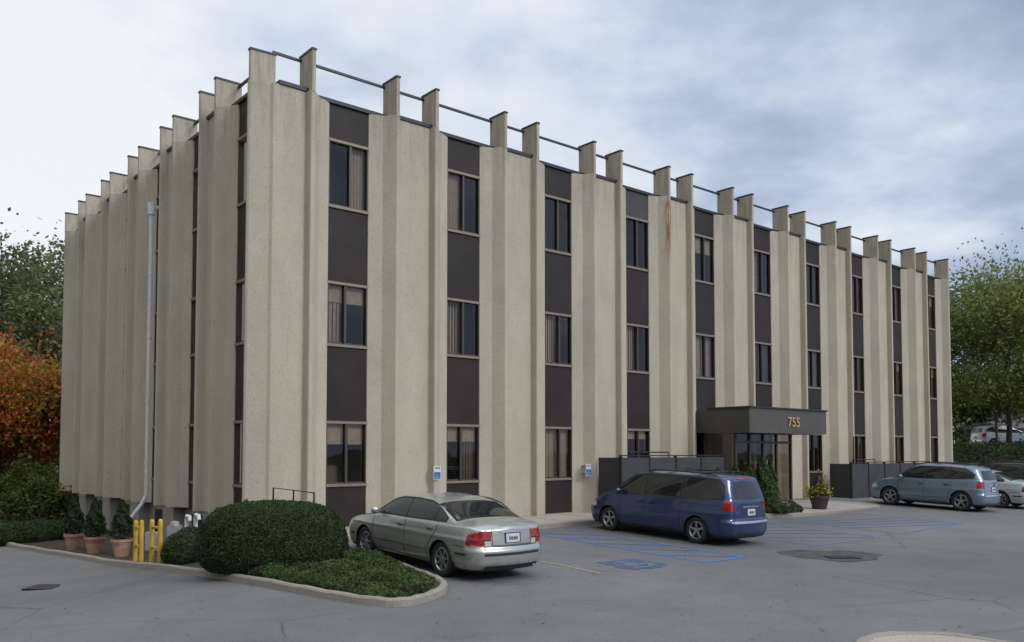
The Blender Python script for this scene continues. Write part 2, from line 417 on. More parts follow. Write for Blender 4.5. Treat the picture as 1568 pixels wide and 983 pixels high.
def bay(P,c,hw,zb,k,left=False):
    sills=[.965,4.345,7.725]; tops=[2.48,5.86,9.35]
    segs=[(zb,sills[0]),(tops[0],sills[1]),(tops[1],sills[2]),(tops[2],ZT)]
    for i,(a,d) in enumerate(segs):
        mi=1 if (k==3 and i==3 and not left) else 0
        spn.box(P,c-hw,c+hw,-.14,-.03,a,d,mi)
    for i in range(3):
        a,d=sills[i],tops[i]
        for z in (a,d): frm.box(P,c-hw,c+hw,-.15,.015,z-.032,z+.032,0)
        for sx in (-hw,hw-.045): frm.box(P,c+sx,c+sx+.045,-.13,-.01,a+.033,d-.033,1)
        mx=c+random.choice([-.06,.0,.05]); frm.box(P,mx-.03,mx+.03,-.13,-.015,a+.033,d-.033,1)
        frm.box(P,c-hw+.046,mx-.031,-.10,-.05,a+.033,a+.075,1)
        frm.box(P,mx+.031,c+hw-.046,-.10,-.05,a+.033,a+.075,1)
        gls.add([P(c-hw+.02,-.08,a),P(c+hw-.02,-.08,a),P(c+hw-.02,-.08,d),P(c-hw+.02,-.08,d)],[(0,1,2,3)])
        roomb.add([P(c-hw,-.16,a),P(c-hw,-.85,a),P(c-hw,-.85,d+.2),P(c-hw,-.16,d+.2)],[(0,1,2,3)])
        roomb.add([P(c+hw,-.16,a),P(c+hw,-.85,a),P(c+hw,-.85,d+.2),P(c+hw,-.16,d+.2)],[(0,1,2,3)])
        roomb.add([P(c-hw,-.16,a+.02),P(c-hw,-.85,a+.02),P(c+hw,-.85,a+.02),P(c+hw,-.16,a+.02)],[(0,1,2,3)])
        r=random.random(); mi=0 if random.random()<.5 else 1
        rngs=[]
        if r<.34: rngs=[(c-hw+.05,mx-.03)]
        elif r<.60: rngs=[(mx+.03,c+hw-.05)]
        elif r<.82: rngs=[(c-hw+.05,c+hw-.05)]
        for (q0,q1) in rngs:
            n=max(2,int((q1-q0)/.085)); ang=random.uniform(.0,.05)
            for j in range(n):
                s0=q0+j*(q1-q0)/n; an=random.uniform(-.01,.01)
                bln.add([P(s0,-.20,a+.04),P(s0+.072,-.18+an-ang,a+.04),P(s0+.072,-.18+an-ang,d),P(s0,-.20,d)],[(0,1,2,3)],mi)
        if random.random()<.35:
            zz=d-random.uniform(.2,.6); bln.box(P,c-hw+.05,c+hw-.05,-.165,-.155,zz,d,0)
        if random.random()<.35:
            bln.box(P,c-hw+.1,c-hw+random.uniform(.3,.6),-.5,-.3,a+.02,a+random.uniform(.15,.5),1)
for k in range(10):
    c=3.52*k; bay(PR,c,.56,-.3,k)
    for sg in (-1,1):
        if not (k==0 and sg==-1): bladeat(PR,c+sg*1.16)
    cop.box(PR,c-1.11,c+1.11,-.27,.03,ZT,ZT+.09)
    if k<9:
        pier.prism(PR,pierpoly(c+1.76,1.215,.60),-.4,ZT)
        cop.box(PR,c+1.21,c+2.31,-.27,.235,ZT,ZT+.09)
bladeat(PR,-1.16)
pier.prism(PR,[(-.545,-.3),(-.545,0),(-.87,.13),(-1.11,.38),(-1.13,.40),(-1.21,.40),(-1.23,.37),(-1.26,.20),(-2.06,.20),(-2.12,.14),(-2.52,-.03),(-2.56,-.07),(-2.56,-.11),(-2.53,-.14),(-2.33,-.32),(-2.2,-.5),(-1.9,-.5),(-1.9,-.3)],-.6,ZT)
blade.prism(PR,[(-2.53,-.13),(-2.53,-.03),(-1.94,.02),(-1.94,-.08)],ZT-.05,BTL+.04); cop.prism(PR,[(-2.545,-.145),(-2.545,-.015),(-1.925,.035),(-1.925,-.095)],BTL+.04,BTL+.085)
cop.box(PR,-1.94,-1.21,-.2,.235,ZT,ZT+.09)
pier.prism(PR,[(32.24,-.3),(32.24,0),(32.6,.13),(32.79,.38),(32.82,.4),(32.9,.4),(32.95,.35),(33.0,.1),(33.0,-.3)],-.4,ZT)
Pd=3.08
for k in range(6):
    c=1.0+Pd*k; bay(PL,c,.53,.28,k,True)
    cop.box(PL,c-.93,c+.93,-.27,.03,ZT,ZT+.09)
    if k<5:
        pc=c+Pd/2
        pier.prism(PL,pierpoly(pc,1.02,.53),.28,ZT)
        for sg in (-1,1): bladeat(PL,pc+sg*.53,BTL)
        cop.box(PL,pc-.48,pc+.48,-.27,.235,ZT,ZT+.09)
        pier.prism(PL,[(pc-.45,-.3),(pc-.45,.18),(pc+.45,.18),(pc+.45,-.3)],-1.2,.277,1)
te=1.0+Pd*5+1.0
pier.prism(PL,[(te-.48,-.3),(te-.48,0),(te-.1,.36),(te-.06,.4),(te+.02,.4),(te+.05,.35),(te+.05,-.3)],.28,ZT); bladeat(PL,te,BTL)
def core(z0,z1,ins,name,mat):
    b=MB(); b.prism(PR,[(-2.2+ins,-ins),(33-ins,-ins),(33-ins,-te+ins),(-2.2+ins,-te+ins)],z0,z1); b.obj(name,[mat],bld)
core(-.4,ZT-.1,.9,'interior_core',M['interior'])
core(ZT-.08,ZT-.02,.1,'roof_slab',M['roof'])
b=MB()
b.prism(PL,[(0.3,-.3),(.3,-.12),(te,-.12),(te,-.3)],-1.4,.28)
b.prism(PR,[(33.0,-.3),(33.0,-te),(32.7,-te),(32.7,-.3)],-.6,ZT-.1)
b.prism(PL,[(te,-.3),(te-.3,-.3),(te-.3,-35.2),(te,-35.2)],-1.4,ZT-.1)
b.obj('basement_wall',[M['base']],bld)
b=MB()
for k in range(6):
    c=1.0+Pd*k; b.box(PL,c-.45,c+.45,-.12,-.09,-.55,.1)
b.obj('basement_vents',[M['spandrel']],bld)
b=MB()
b.box(PR,-1.94,32.9,-.20,-.15,BT-.12,BT-.06); b.box(PL,.0,te,-.20,-.15,BTL-.10,BTL-.04)
b.obj('parapet_rail',[M['coping']],bld)
pier.obj('concrete_piers',[M['concrete'],M['base']],bld,bevel=.012)
blade.obj('parapet_blades',[M['concrete']],bld,bevel=.01)
cop.obj('coping',[M['coping']],bld)
spn.obj('spandrel_panels',[M['spandrel'],M['spandrel2']],bld)
frm.obj('window_frames',[M['frame'],M['framed']],bld)
gls.obj('window_glass',[M['glass']],bld,recalc=False)
bln.obj('window_blinds',[M['blind'],M['blind2']],bld,recalc=False)
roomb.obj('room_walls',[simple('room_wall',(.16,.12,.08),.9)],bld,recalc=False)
b=MB(); b.box(PR,13.49,18.2,.42,2.17,2.40,3.22); b.box(PR,13.49,18.2,-.02,.419,2.42,3.20)
b.box(PR,13.44,18.25,.5,2.22,3.22,3.27,1)
b.obj('entrance_canopy',[M['canopy'],M['coping']],bld)
b=MB(); fr=MB()
b.add([PR(13.7,1.45,0),PR(17.0,1.45,0),PR(17.0,1.45,2.4),PR(13.7,1.45,2.4)],[(0,1,2,3)])
b.add([PR(13.7,1.45,0),PR(13.7,.2,0),PR(13.7,.2,2.4),PR(13.7,1.45,2.4)],[(0,1,2,3)])
b.add([PR(17.0,1.45,0),PR(17,.2,0),PR(17,.2,2.4),PR(17,1.45,2.4)],[(0,1,2,3)])
b.obj('entrance_glass',[M['glass']],bld,recalc=False)
for s in (13.7,14.5,15.3,16.1,17.0): fr.box(PR,s-.04,s+.04,1.41,1.5,-.15,2.398)
for z in (.05,2.1): fr.box(PR,13.74,16.96,1.42,1.49,z-.04,z+.04)
fr.box(PR,13.66,13.74,.2,.28,-.1,2.398); fr.box(PR,16.96,17.04,.2,.28,-.1,2.398)
for s in (15.2,15.4): fr.box(PR,s-.015,s+.015,1.52,1.55,.8,1.5,1)
fr.obj('entrance_frames',[M['framed'],M['chrome']],bld)
b=MB(); b.box(PR,13.7,17.0,.22,.3,-.1,2.39); b.obj('entrance_backwall',[M['interior']],bld)
cu=bpy.data.curves.new('building_number','FONT'); cu.body='755'; cu.size=.52; cu.extrude=.02; cu.align_x='CENTER'; cu.offset=.004; cu.space_character=1.08
to=bpy.data.objects.new('building_number',cu); COL.objects.link(to); to.parent=bld
q=PR(16.05,2.195,2.63)
ex=Vector((dR.x,dR.y,0)); ez=Vector((nR.x,nR.y,0)); ey=Vector((0,0,1))
to.matrix_world=Matrix(((ex.x,ey.x,ez.x,q.x),(ex.y,ey.y,ez.y,q.y),(ex.z,ey.z,ez.z,q.z),(0,0,0,1)))
cu.materials.append(M['gold'])
b=MB(); t0=6.48
b.tube([PL(t0,.05,8.75),PL(t0,.42,8.72),PL(t0,.50,8.6),PL(t0,.50,.55),PL(t0+.02,.62,.3),PL(t0+.05,.9,-.1),PL(t0+.05,.95,-.9)],.062,0,10)
b.tube([PL(t0,.50,8.5),PL(t0,.50,8.85)],.11,0,12)
for z in (1.5,3.2,5.0,6.8): b.tube([PL(t0,.50,z-.03),PL(t0,.50,z+.03)],.078,0,10)
b.obj('downspout',[M['white']])

def rampwall(name,s0,s1,p,zt):
    e=empty(name); b=MB(); n=max(2,int((s1-s0)/1.15)); w=(s1-s0)/n
    for i in range(n):
        b.box(PR,s0+i*w+.02,s0+(i+1)*w-.02,p-.03,p+.03,-.02,zt)
        b.box(PR,s0+i*w-.03,s0+i*w+.019,p-.05,p+.05,-.05,zt+.04,1)
    b.box(PR,s1-.019,s1+.05,p-.05,p+.05,-.05,zt+.04,1)
    b.box(PR,s0-.03,s1+.05,p-.045,p+.045,zt+.042,zt+.075,1)
    b.box(PR,s0-.025,s0+.025,.42,p-.051,-.02,zt)
    b.obj('panels',[M['fence'],M['black']],e)
    b=MB(); b.tube([PR(s0+.8,p-.35,zt+.05),PR(s0+.8,p-.35,zt+.16),PR(s0+2.6,p-.35,zt+.16),PR(s0+2.6,p-.35,zt-.2)],.022)
    b.tube([PR(s0+.8,p-.35,-.05),PR(s0+.8,p-.35,zt+.06)],.022)
    b.obj('handrail',[M['black']],e)
rampwall('ramp_wall',8.3,13.3,1.3,1.60)
rampwall('ramp_wall',21.5,28.2,1.3,1.30)
b=MB(); b.tube([PR(22.3,1.0,0),PR(22.3,1.0,2.35),PR(22.36,1.1,2.4)],.03); b.obj('standpipe',[M['black']])
b=MB()
P0=Vector((-5.15,18.4,1.15));P1=Vector((-4.25,18.3,1.05))
b.tube([P0-Vector((0,0,1.6)),P0,P1,P1-Vector((0,0,1.6))],.022)
b.tube([(-4.7,18.35,-.4),(-4.7,18.35,1.09)],.018)
b.tube([P1,Vector((-4.15,17.9,.8)),Vector((-4.15,17.9,-.3))],.022)
b.obj('stair_handrail',[M['black']])
def sign(s,p,z0,back):
    e=empty('accessible_parking_sign'); b=MB()
    b.box(PR,s-.11,s+.11,p,p+.012,z0,z0+.36,0)
    b.box(PR,s-.095,s+.095,p+.0125,p+.016,z0+.02,z0+.20,1)
    b.box(PR,s-.08,s+.08,p+.0125,p+.016,z0+.29,z0+.32,1)
    for zz in (.05,.28): b.box(PR,s-.03,s+.03,p-back,p-.001,z0+zz,z0+zz+.04,2)
    b.tube([PR(s-.01,p+.02,z0+.16),PR(s-.01,p+.02,z0+.10),PR(s+.03,p+.02,z0+.10),PR(s+.045,p+.02,z0+.05)],.008,0,6)
    b.tube([PR(s-.015+.04*math.cos(a),p+.02,z0+.075+.04*math.sin(a)) for a in np.linspace(2.2,6.2,9)],.007,0,6)
    b.obj('sign_plate',[M['white'],M['signblue'],M['grey']],e)
sign(2.37,.425,1.05,.04); sign(7.9,.36,1.05,.28)

for (x,y) in [(-9.0,20.45),(-8.72,20.12),(-8.28,19.65),(-7.92,19.25)]:
    b=MB(); z=gz(x,y); b.lathe((x,y,z),[(.001,1.08),(.035,1.07),(.05,1.03),(.053,.98),(.053,-.1)],0,14)
    b.obj('bollard',[M['yellow']],None,smooth=True)
b=MB(); b.tube([(-9.0,20.45,.12),(-8.72,20.12,.14)],.03); b.tube([(-8.28,19.65,.2),(-7.92,19.25,.22)],.03); b.tube([(-9.0,20.45,-.3),(-8.72,20.12,-.3)],.025); b.tube([(-8.28,19.65,-.25),(-7.92,19.25,-.25)],.025);b.obj('bollard_rail',[M['yellow']])
b=MB()
for (x,y) in [(-7.75,20.35),(-7.5,20.25)]:
    z=gz(x,y); b.tube([(x,y,z),(x,y,z+.95),(x+.03,y-.05,z+1.03),(x+.1,y-.1,z+1.02),(x+.12,y-.12,z+.92)],.05,0,10)
b.obj('vent_pipe',[M['white']])
e=empty('gas_meter'); b=MB(); x,y=-8.25,20.9; z=gz(x,y)
b.box(W3,x-.16,x+.16,y-.1,y+.1,z+.45,z+.82); b.lathe((x,y-.0,z+.82),[(.001,.12),(.1,.1),(.12,0)],0,14)
b.tube([(x-.1,y,z),(x-.1,y,z+.5)],.025); b.tube([(x+.1,y,z),(x+.1,y,z+.5)],.025)
b.box(W3,x-.75,x-.4,y+.05,y+.25,z+.2,z+.65)
b.obj('meter_body',[M['grey']],e,bevel=.015)

# ---------------------------------------------------------------- foliage
def leafmesh(name,P,size,cols,parent=None,up=.0,aspect=.55,norm=None):
    n=len(P); a=rng.normal(size=(n,3)); 
    if norm is not None: nn=norm+rng.normal(size=(n,3))*.55
    else: nn=rng.normal(size=(n,3)); nn[:,2]+=up
    nn/=np.linalg.norm(nn,axis=1,keepdims=True)
    a-=nn*(a*nn).sum(1,keepdims=True); a/=np.linalg.norm(a,axis=1,keepdims=True)
    c=np.cross(nn,a); s=(size*rng.uniform(.6,1.35,n))[:,None]
    v=np.stack([P-a*s,P+c*s*aspect,P+a*s,P-c*s*aspect],1).reshape(-1,3)
    me=bpy.data.meshes.new(name); me.vertices.add(4*n); me.vertices.foreach_set('co',v.ravel())
    me.loops.add(4*n); me.loops.foreach_set('vertex_index',np.arange(4*n,dtype=np.int32))
    me.polygons.add(n); me.polygons.foreach_set('loop_start',np.arange(0,4*n,4,dtype=np.int32))
    me.update(calc_edges=True)
    at=me.color_attributes.new('Col','FLOAT_COLOR','POINT')
    cc=np.ones((n,4)); cc[:,:3]=cols; at.data.foreach_set('color',np.repeat(cc,4,0).ravel())
    me.materials.append(M['leaf'])
    ob=bpy.data.objects.new(name,me); COL.objects.link(ob)
    if parent: ob.parent=parent
    return ob
def palette(n,cols,var=.25):
    cols=np.array(cols); i=rng.integers(0,len(cols),n)
    return np.clip(cols[i]*rng.uniform(1-var,1+var,(n,1)),0,1)
def hedge(name,c,rx,ry,h,n,cols,size=.035,ex=3.0,rot=0,wob=.03,z0=None,jit=.018,tuckk=.16):
    e=empty(name); zb=gz(c[0],c[1])+.05 if z0 is None else z0
    def surf(d,k=1.0):
        r=(np.abs(d[...,0]/rx)**2.3+np.abs(d[...,1]/ry)**2.3)**(ex/2.3)+np.abs(d[...,2]/h)**ex
        r=r**(-1/ex)
        w=1+wob*(np.sin(d[...,0]*5+1)*np.sin(d[...,1]*6+2)+.6*np.sin(d[...,2]*9+d[...,0]*8))
        return d*(r*w*k)[...,None]
    d=rng.normal(size=(n,3)); d[:,2]=np.abs(d[:,2]); d*=np.array([rx,ry,h]); d/=np.linalg.norm(d,axis=1,keepdims=True)
    P=surf(d)
    tuck=1-tuckk*np.clip(1-P[:,2]/(h*.35),0,1)**2; P[:,0]*=tuck; P[:,1]*=tuck
    nn=P/np.array([rx**2,ry**2,h**2]); nn/=np.linalg.norm(nn,axis=1,keepdims=True)
    P=P*(1+rng.normal(0,jit,(n,1)))
    ca,sa=math.cos(rot),math.sin(rot)
    R=np.array([[ca,-sa,0],[sa,ca,0],[0,0,1]])
    P=P@R.T+np.array([c[0],c[1],zb]); nn=nn@R.T
    q=np.sin(P[:,0]*9)*np.sin(P[:,1]*8+1)*np.sin(P[:,2]*11)
    leafmesh('leaves',P,size,palette(n,cols)*(1+.3*q[:,None]),e,norm=nn)
    b=MB(); nu,nv=32,12; vs=[]
    for j in range(nv+1):
        for i in range(nu):
            ph=math.pi/2*j/nv*.999; th=2*math.pi*i/nu
            dd=np.array([math.cos(ph)*math.cos(th),math.cos(ph)*math.sin(th),math.sin(ph)])
            p=surf(dd,.95); tk=1-tuckk*max(0,1-p[2]/(h*.35))**2; p=p*np.array([tk,tk,1]); vs.append(p@R.T+np.array([c[0],c[1],zb]))
    fs=[(j*nu+i,j*nu+(i+1)%nu,(j+1)*nu+(i+1)%nu,(j+1)*nu+i) for j in range(nv) for i in range(nu)]
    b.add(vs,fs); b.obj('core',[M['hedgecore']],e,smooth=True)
G1=[(.030,.054,.016),(.042,.070,.021),(.022,.040,.013),(.052,.080,.027)]
G2=[(.050,.095,.020),(.070,.12,.028),(.035,.06,.016),(.09,.115,.04)]
hedge('round_clipped_bush',(-4.72,16.9),1.44,1.25,1.27,70000,G1,.026,3.4,0,.010,None,.010)
hedge('clipped_bush',(-7.1,19.0),.62,.62,.74,14000,[(.045,.07,.022),(.06,.09,.03),(.03,.05,.018)],.030,2.5)
hedge('low_hedge',(-14.9,26.6),1.3,.8,.62,12000,G1,.040,3,.8)
hedge('small_shrub',(-6.1,19.6),.30,.30,1.15,3500,G2,.035,2)
n=110000
X=rng.uniform(-5.2,-1.15,n); Y=rng.uniform(13.3,19.4,n); d=.15
mk=inpolyA(X,Y,isl)&inpolyA(X+d,Y,isl)&inpolyA(X,Y-d,isl)&inpolyA(X-d,Y,isl)&(X>-4.9)&(Y<17.2)
ok=np.column_stack([X[mk],Y[mk]])[:55000]
fr_=np.array(front)[:60]
dist=np.full(len(ok),9.0)
for q in fr_: dist=np.minimum(dist,np.hypot(ok[:,0]-q[0],ok[:,1]-q[1]))
h=.08+.20*np.clip(.55+.45*np.sin(ok[:,0]*2.3+ok[:,1]*1.4)*np.cos(ok[:,1]*1.9-ok[:,0]),0,1)+.06*np.sin(ok[:,0]*9)*np.sin(ok[:,1]*8)
h*=np.clip(.30+dist*1.1,0,1)
zz=np.array([gz(x,y) for x,y in ok])+.08+h*rng.uniform(.2,1.05,len(ok))
P=np.column_stack([ok,zz]); cl=np.sin(P[:,0]*5)*np.sin(P[:,1]*6)
brn=(rng.uniform(size=len(P))<.06)[:,None]
cc=palette(len(P),[(.075,.125,.035),(.055,.10,.027),(.10,.15,.05),(.04,.065,.02)])*(1+.35*cl[:,None])
leafmesh('juniper_ground_cover',P,.036,np.where(brn,np.array([.16,.09,.04]),cc),up=.8,aspect=.30)

def cone_tree(name,c,r,h,n,cols,size=.04,pot=None,z0=None,slim=1.0):
    e=empty(name); zb=gz(*c)+.1 if z0 is None else z0
    if pot:
        b=MB(); b.lathe((c[0],c[1],zb-.04),[(.001,0),(.17,0),(.22,.30),(.255,.40),(.27,.40),(.27,.47),(.235,.47),(.22,.42),(.001,.42)],0,20)
        b.obj('terracotta_pot',[M['terra']],e,smooth=False); zb+=.40
    b=MB(); b.tube([(c[0],c[1],zb-.05),(c[0],c[1],zb+h*.8)],.03,0,8,.01); b.obj('stem',[M['bark']],e)
    u=rng.uniform(0,1,n)**.75; th=rng.uniform(0,2*math.pi,n)
    rad=r*(1-u)**.75*slim*np.clip(u*9+.5,0,1)*(1+.16*np.sin(th*4+u*14))*rng.uniform(.55,1.05,n)
    P=np.column_stack([c[0]+rad*np.cos(th),c[1]+rad*np.sin(th),zb+.06+u*h])
    nn=np.column_stack([np.cos(th),np.sin(th),np.full(n,.4)])
    leafmesh('foliage',P,size,palette(n,cols)*(1+.3*np.sin(th*4+u*14))[:,None],e,norm=nn)
EV=[(.018,.035,.012),(.028,.05,.018),(.04,.06,.022)]
for c in [(-10.25,22.45),(-11.35,23.25),(-12.35,24.1)]: cone_tree('potted_evergreen',c,.34,.98,3800,EV,.04,True)
for (x,y,r,h) in [(9.0,30.6,.55,1.75),(8.35,29.9,.45,1.45),(7.7,29.4,.5,1.5),(9.45,31.2,.4,1.6),(7.0,29.0,.5,1.35)]:
    cone_tree('arborvitae',(x,y),r,h,5000,[(.045,.085,.022),(.065,.11,.03),(.10,.12,.045),(.03,.06,.018)],.045,None,-.05)
hedge('entrance_shrub',(8.9,28.9),.5,.4,.35,2500,[(.04,.07,.02),(.06,.09,.03)],.05,2,0,.1,-.1)
hedge('entrance_shrub',(9.6,29.3),.35,.3,.3,1800,[(.04,.07,.02),(.20,.18,.16)],.05,2,0,.1,-.1)
e=empty('flower_pot'); fx,fy=11.15,30.95
b=MB(); b.lathe((fx,fy,-.14),[(.001,0),(.24,0),(.33,.40),(.37,.40),(.37,.48),(.30,.48),(.28,.43),(.001,.43)],0,22); b.obj('pot',[simple('purple_pot',(.05,.03,.04),.5)],e)
n=1300; P=rng.normal(size=(n,3))*np.array([.18,.18,.10])+np.array([fx,fy,.45]); leafmesh('flowers',P,.045,palette(n,[(.5,.38,.03),(.5,.42,.05),(.05,.09,.02),(.04,.08,.02)]),e)
n=260; P=rng.normal(size=(n,3))*np.array([.07,.07,.17])+np.array([fx+.1,fy,.72]); leafmesh('stalks',P,.05,palette(n,[(.22,.06,.08),(.10,.10,.03),(.4,.3,.05)]),e)

def tree(name,base,h,cr,cols,seed,leaf=.22,nleaf=9000,clump=.9,lo=.3,skew=(0,0),barkm='bark',trunk=.017,nl=9):
    r=random.Random(seed); e=empty(name); b=MB(); bx,by,bz=base; ends=[]
    top=Vector((bx+skew[0],by+skew[1],bz+h*.72)); fork=Vector((bx+skew[0]*.3,by,bz+h*lo))
    tr=h*trunk
    b.tube([(bx,by,bz-.3),(bx+r.uniform(-.2,.2),by,bz+h*lo*.5),fork,(fork+top)/2+Vector((r.uniform(-.4,.4),0,0)),top],tr,0,8,tr*.3)
    ends.append((top,1.0))
    for i in range(nl):
        a=2*math.pi*(i/nl)+r.uniform(-.4,.4); u=r.uniform(0,.85); st=fork.lerp(top,u)
        L=cr*(r.uniform(.65,1.05))*(1-.35*u); el=r.uniform(.3,1.0)
        en=st+Vector((math.cos(a)*L*math.cos(el),math.sin(a)*L*math.cos(el),L*math.sin(el)*1.1))
        mid=(st+en)/2+Vector((0,0,-L*.06))
        b.tube([st,mid,en],tr*.42,0,6,tr*.10); ends.append((en,1))
        for j in range(4):
            q=st.lerp(en,r.uniform(.35,.95)); a2=a+r.uniform(-1.4,1.4); l2=L*r.uniform(.3,.55)
            e2=q+Vector((math.cos(a2)*l2,math.sin(a2)*l2,l2*r.uniform(.0,.9)))
            b.tube([q,(q+e2)/2+Vector((0,0,l2*.08)),e2],tr*.16,0,5,tr*.05); ends.append((e2,.8))
            for m in range(2):
                e3=e2+Vector((r.uniform(-1,1),r.uniform(-1,1),r.uniform(-.5,.9)))*l2*.6
                b.tube([e2,e3],tr*.07,0,4,tr*.03); ends.append((e3,.6))
    b.obj('trunk',[M[barkm]],e,smooth=True)
    PP=[];CC=[];cols=np.array(cols); per=int(nleaf/len(ends))
    for (p,w) in ends:
        m=int(per*r.uniform(.4,1.6)); rad=clump*cr*.22*r.uniform(.6,1.3)
        q=rng.normal(size=(m,3))*np.array([rad,rad,rad*.6])+np.array(p); PP.append(q)
        c=cols[r.randrange(len(cols))]*r.uniform(.7,1.3)
        CC.append(np.clip(c*rng.uniform(.7,1.3,(m,1)),0,1))
    leafmesh('crown',np.concatenate(PP),leaf,np.concatenate(CC),e,up=.4)
YG=[(.20,.23,.06),(.15,.19,.05),(.26,.25,.08),(.10,.14,.035),(.17,.20,.06)]
DG=[(.05,.075,.03),(.04,.06,.025),(.065,.09,.035),(.085,.10,.045)]
OR=[(.42,.13,.03),(.36,.07,.025),(.45,.22,.04),(.26,.18,.04),(.14,.15,.035),(.45,.30,.06)]
MG=[(.14,.17,.07),(.10,.13,.055),(.18,.19,.08),(.07,.095,.045)]
for i,(x,y,h,cr,c,nlf,lf) in enumerate([(33.2,57,16.3,4.8,YG,9000,.13),(37.5,60,15.0,5.2,YG,10000,.13),(41.5,63,16.5,6,YG,11000,.14),(30.6,62,13.5,4.0,MG,5500,.13),(36,74,16,7,MG,9000,.18),(45,72,16,7,MG,9000,.18),(34.8,54,11.5,3.2,YG,5500,.12),(31.6,55.5,8,2.6,YG,4500,.11),(38.5,56,10,3.2,YG,5000,.12)]):
    tree('deciduous_tree',(x,y,1.0),h,cr,c,20+i,lf,nlf,1.0,.34,trunk=.013)
for i,(x,y,h,cr,c,nlf,lf) in enumerate([(-30.5,52,18.5,6,MG,16000,.15),(-37,58,20,7,MG,15000,.18),(-25.5,60,16.5,5.5,MG,12000,.16),(-46,62,19,7,DG,9000,.22),(-23.0,38,8.6,3.3,OR,20000,.11),(-27,41,9.4,3.8,OR,20000,.12),(-20.6,40,7.3,2.5,OR,10000,.11),(-25,36.5,5.5,2.6,[(.45,.32,.06),(.38,.30,.07),(.30,.25,.06),(.42,.18,.04)],12000,.11),(-31,64,14,6,DG,12000,.22),(-26.5,47,12,3.6,MG,14000,.13)]):
    tree('autumn_tree' if i in (4,5,6,7) else 'deciduous_tree',(x,y,-.9),h,cr,c,50+i,lf,nlf,1.1,.22)
cone_tree('spruce_tree',(-28.8,47),2.6,12.0,26000,[(.04,.065,.045),(.06,.085,.06),(.03,.045,.032)],.13,None,-1)
for (x,y,rx,h) in [(-20.0,35.5,1.9,2.2),(-23.4,35,2.2,2.8),(-18.6,37.5,1.3,1.5),(-26.5,36,2.2,2.5)]:
    n=14000; q=rng.normal(size=(n,3)); q/=np.linalg.norm(q,axis=1,keepdims=True); q[:,2]=np.abs(q[:,2])
    q*=rng.uniform(.55,1.08,(n,1))*(1+.22*np.sin(q[:,[0]]*6+x)*np.sin(q[:,[1]]*7)); P=q*np.array([rx,rx*.8,h])+np.array([x,y,gz(x,y)])
    leafmesh('shrub',P,.075,palette(n,[(.12,.17,.045),(.08,.12,.035),(.16,.19,.055),(.18,.17,.05)])*(1+.4*np.sin(P[:,[0]]*4)*np.sin(P[:,[2]]*5)))
def mass(name,centers,n,cols,leaf):
    PP=[];CC=[]
    cols=np.array(cols)
    for (x,y,z,rx,rz) in centers:
        for k in range(14):
            c=np.array([x+rng.normal()*rx*.5,y+rng.normal()*rx*.3,z+rng.uniform(-.5,.5)*rz*1.3]); m=n//14
            q=rng.normal(size=(m,3)); q*=np.array([rx*.28,rx*.28,rz*.20]); PP.append(q+c)
            CC.append(np.clip(cols[rng.integers(len(cols))]*rng.uniform(.65,1.3)*rng.uniform(.7,1.3,(m,1)),0,1))
    leafmesh(name,np.concatenate(PP),leaf,np.concatenate(CC),up=.4)
mass('distant_tree_line',[(-62+i*7,78+4*math.sin(i*2),3.5+1.5*math.sin(i*1.7),6,8.5) for i in range(7)],5200,DG+[(.14,.11,.04)],.28)
mass('distant_tree_line',[(32+i*8,96+4*math.sin(i*2),6.0,6,7.5) for i in range(7)],3500,DG+MG,.33)
mass('distant_tree_line',[(34+i*5,70+2*math.sin(i*2),6.5,3,2.6) for i in range(5)],2600,DG+YG,.2)
mass('distant_tree_line',[(-48+i*10,-42+5*math.sin(i*2),5.0,8,10) for i in range(13)],1600,DG+MG,.6)
e=empty('ivy_bank')
b=MB(); bp=[(24,50),(34,46.5),(46,44),(60,42)]
vs=[];
for i,(x,y) in enumerate(bp): vs+=[(x,y,-.5),(x+.6,y+2.5,1.7),(x+3,y+6,2.2),(x+8,y+40,1.9)]
fs=[(i*4+k,i*4+4+k,i*4+5+k,i*4+k+1) for i in range(3) for k in range(3)]
b.add(vs,fs); b.obj('bank_soil',[M['soil']],e,recalc=False)
n=40000; u=rng.uniform(0,1,n); v=rng.uniform(0,1,n)**.8
bx=np.interp(u,[0,.33,.66,1],[24,34,46,60]); by=np.interp(u,[0,.33,.66,1],[50,46.5,44,42])
hz=np.interp(v,[0,.35,.6,1],[0,1.8,2.2,2.1]); off=np.interp(v,[0,.35,.6,1],[-.2,2,4,7])
P=np.column_stack([bx+off*.25,by+off,hz+rng.normal(0,.13,n)+.30*np.sin(bx*1.3+off)*v])
leafmesh('ivy',P,.10,palette(n,[(.04,.065,.025),(.055,.085,.03),(.025,.045,.018)])*(1+.35*np.sin(P[:,[0]]*2.1)*np.sin(P[:,[1]]*1.7)),e,up=.6)
def house(x0,x1,y0,y1,z0,h,rh,wall,roof):
    e=empty('white_house'); b=MB(); b.box(W3,x0,x1,y0,y1,z0,z0+h,0)
    ym=(y0+y1)/2; vs=[(x0-.5,y0-.5,z0+h),(x1+.5,y0-.5,z0+h),(x1+.5,y1+.5,z0+h),(x0-.5,y1+.5,z0+h),(x0+1.5,ym,z0+h+rh),(x1-1.5,ym,z0+h+rh)]
    b.add(vs,[(0,1,5,4),(1,2,5),(2,3,4,5),(3,0,4),(3,2,1,0)],1)
    n=int((x1-x0)/2.6)
    for k in range(n):
        a=x0+.8+k*2.6; b.box(W3,a,a+1.1,y0-.06,y0-.004,z0+.9,z0+2.2,2); b.box(W3,a-.1,a+1.2,y0-.09,y0-.062,z0+.78,z0+.88,0)
    b.obj('house_body',[wall,roof,M['spandrel']],e)
wall_=simple('white_siding',(.60,.60,.58),.8); roof_=simple('grey_shingle',(.13,.125,.125),.9)
house(50,57,88,96,1.6,2.8,1.6,wall_,roof_)
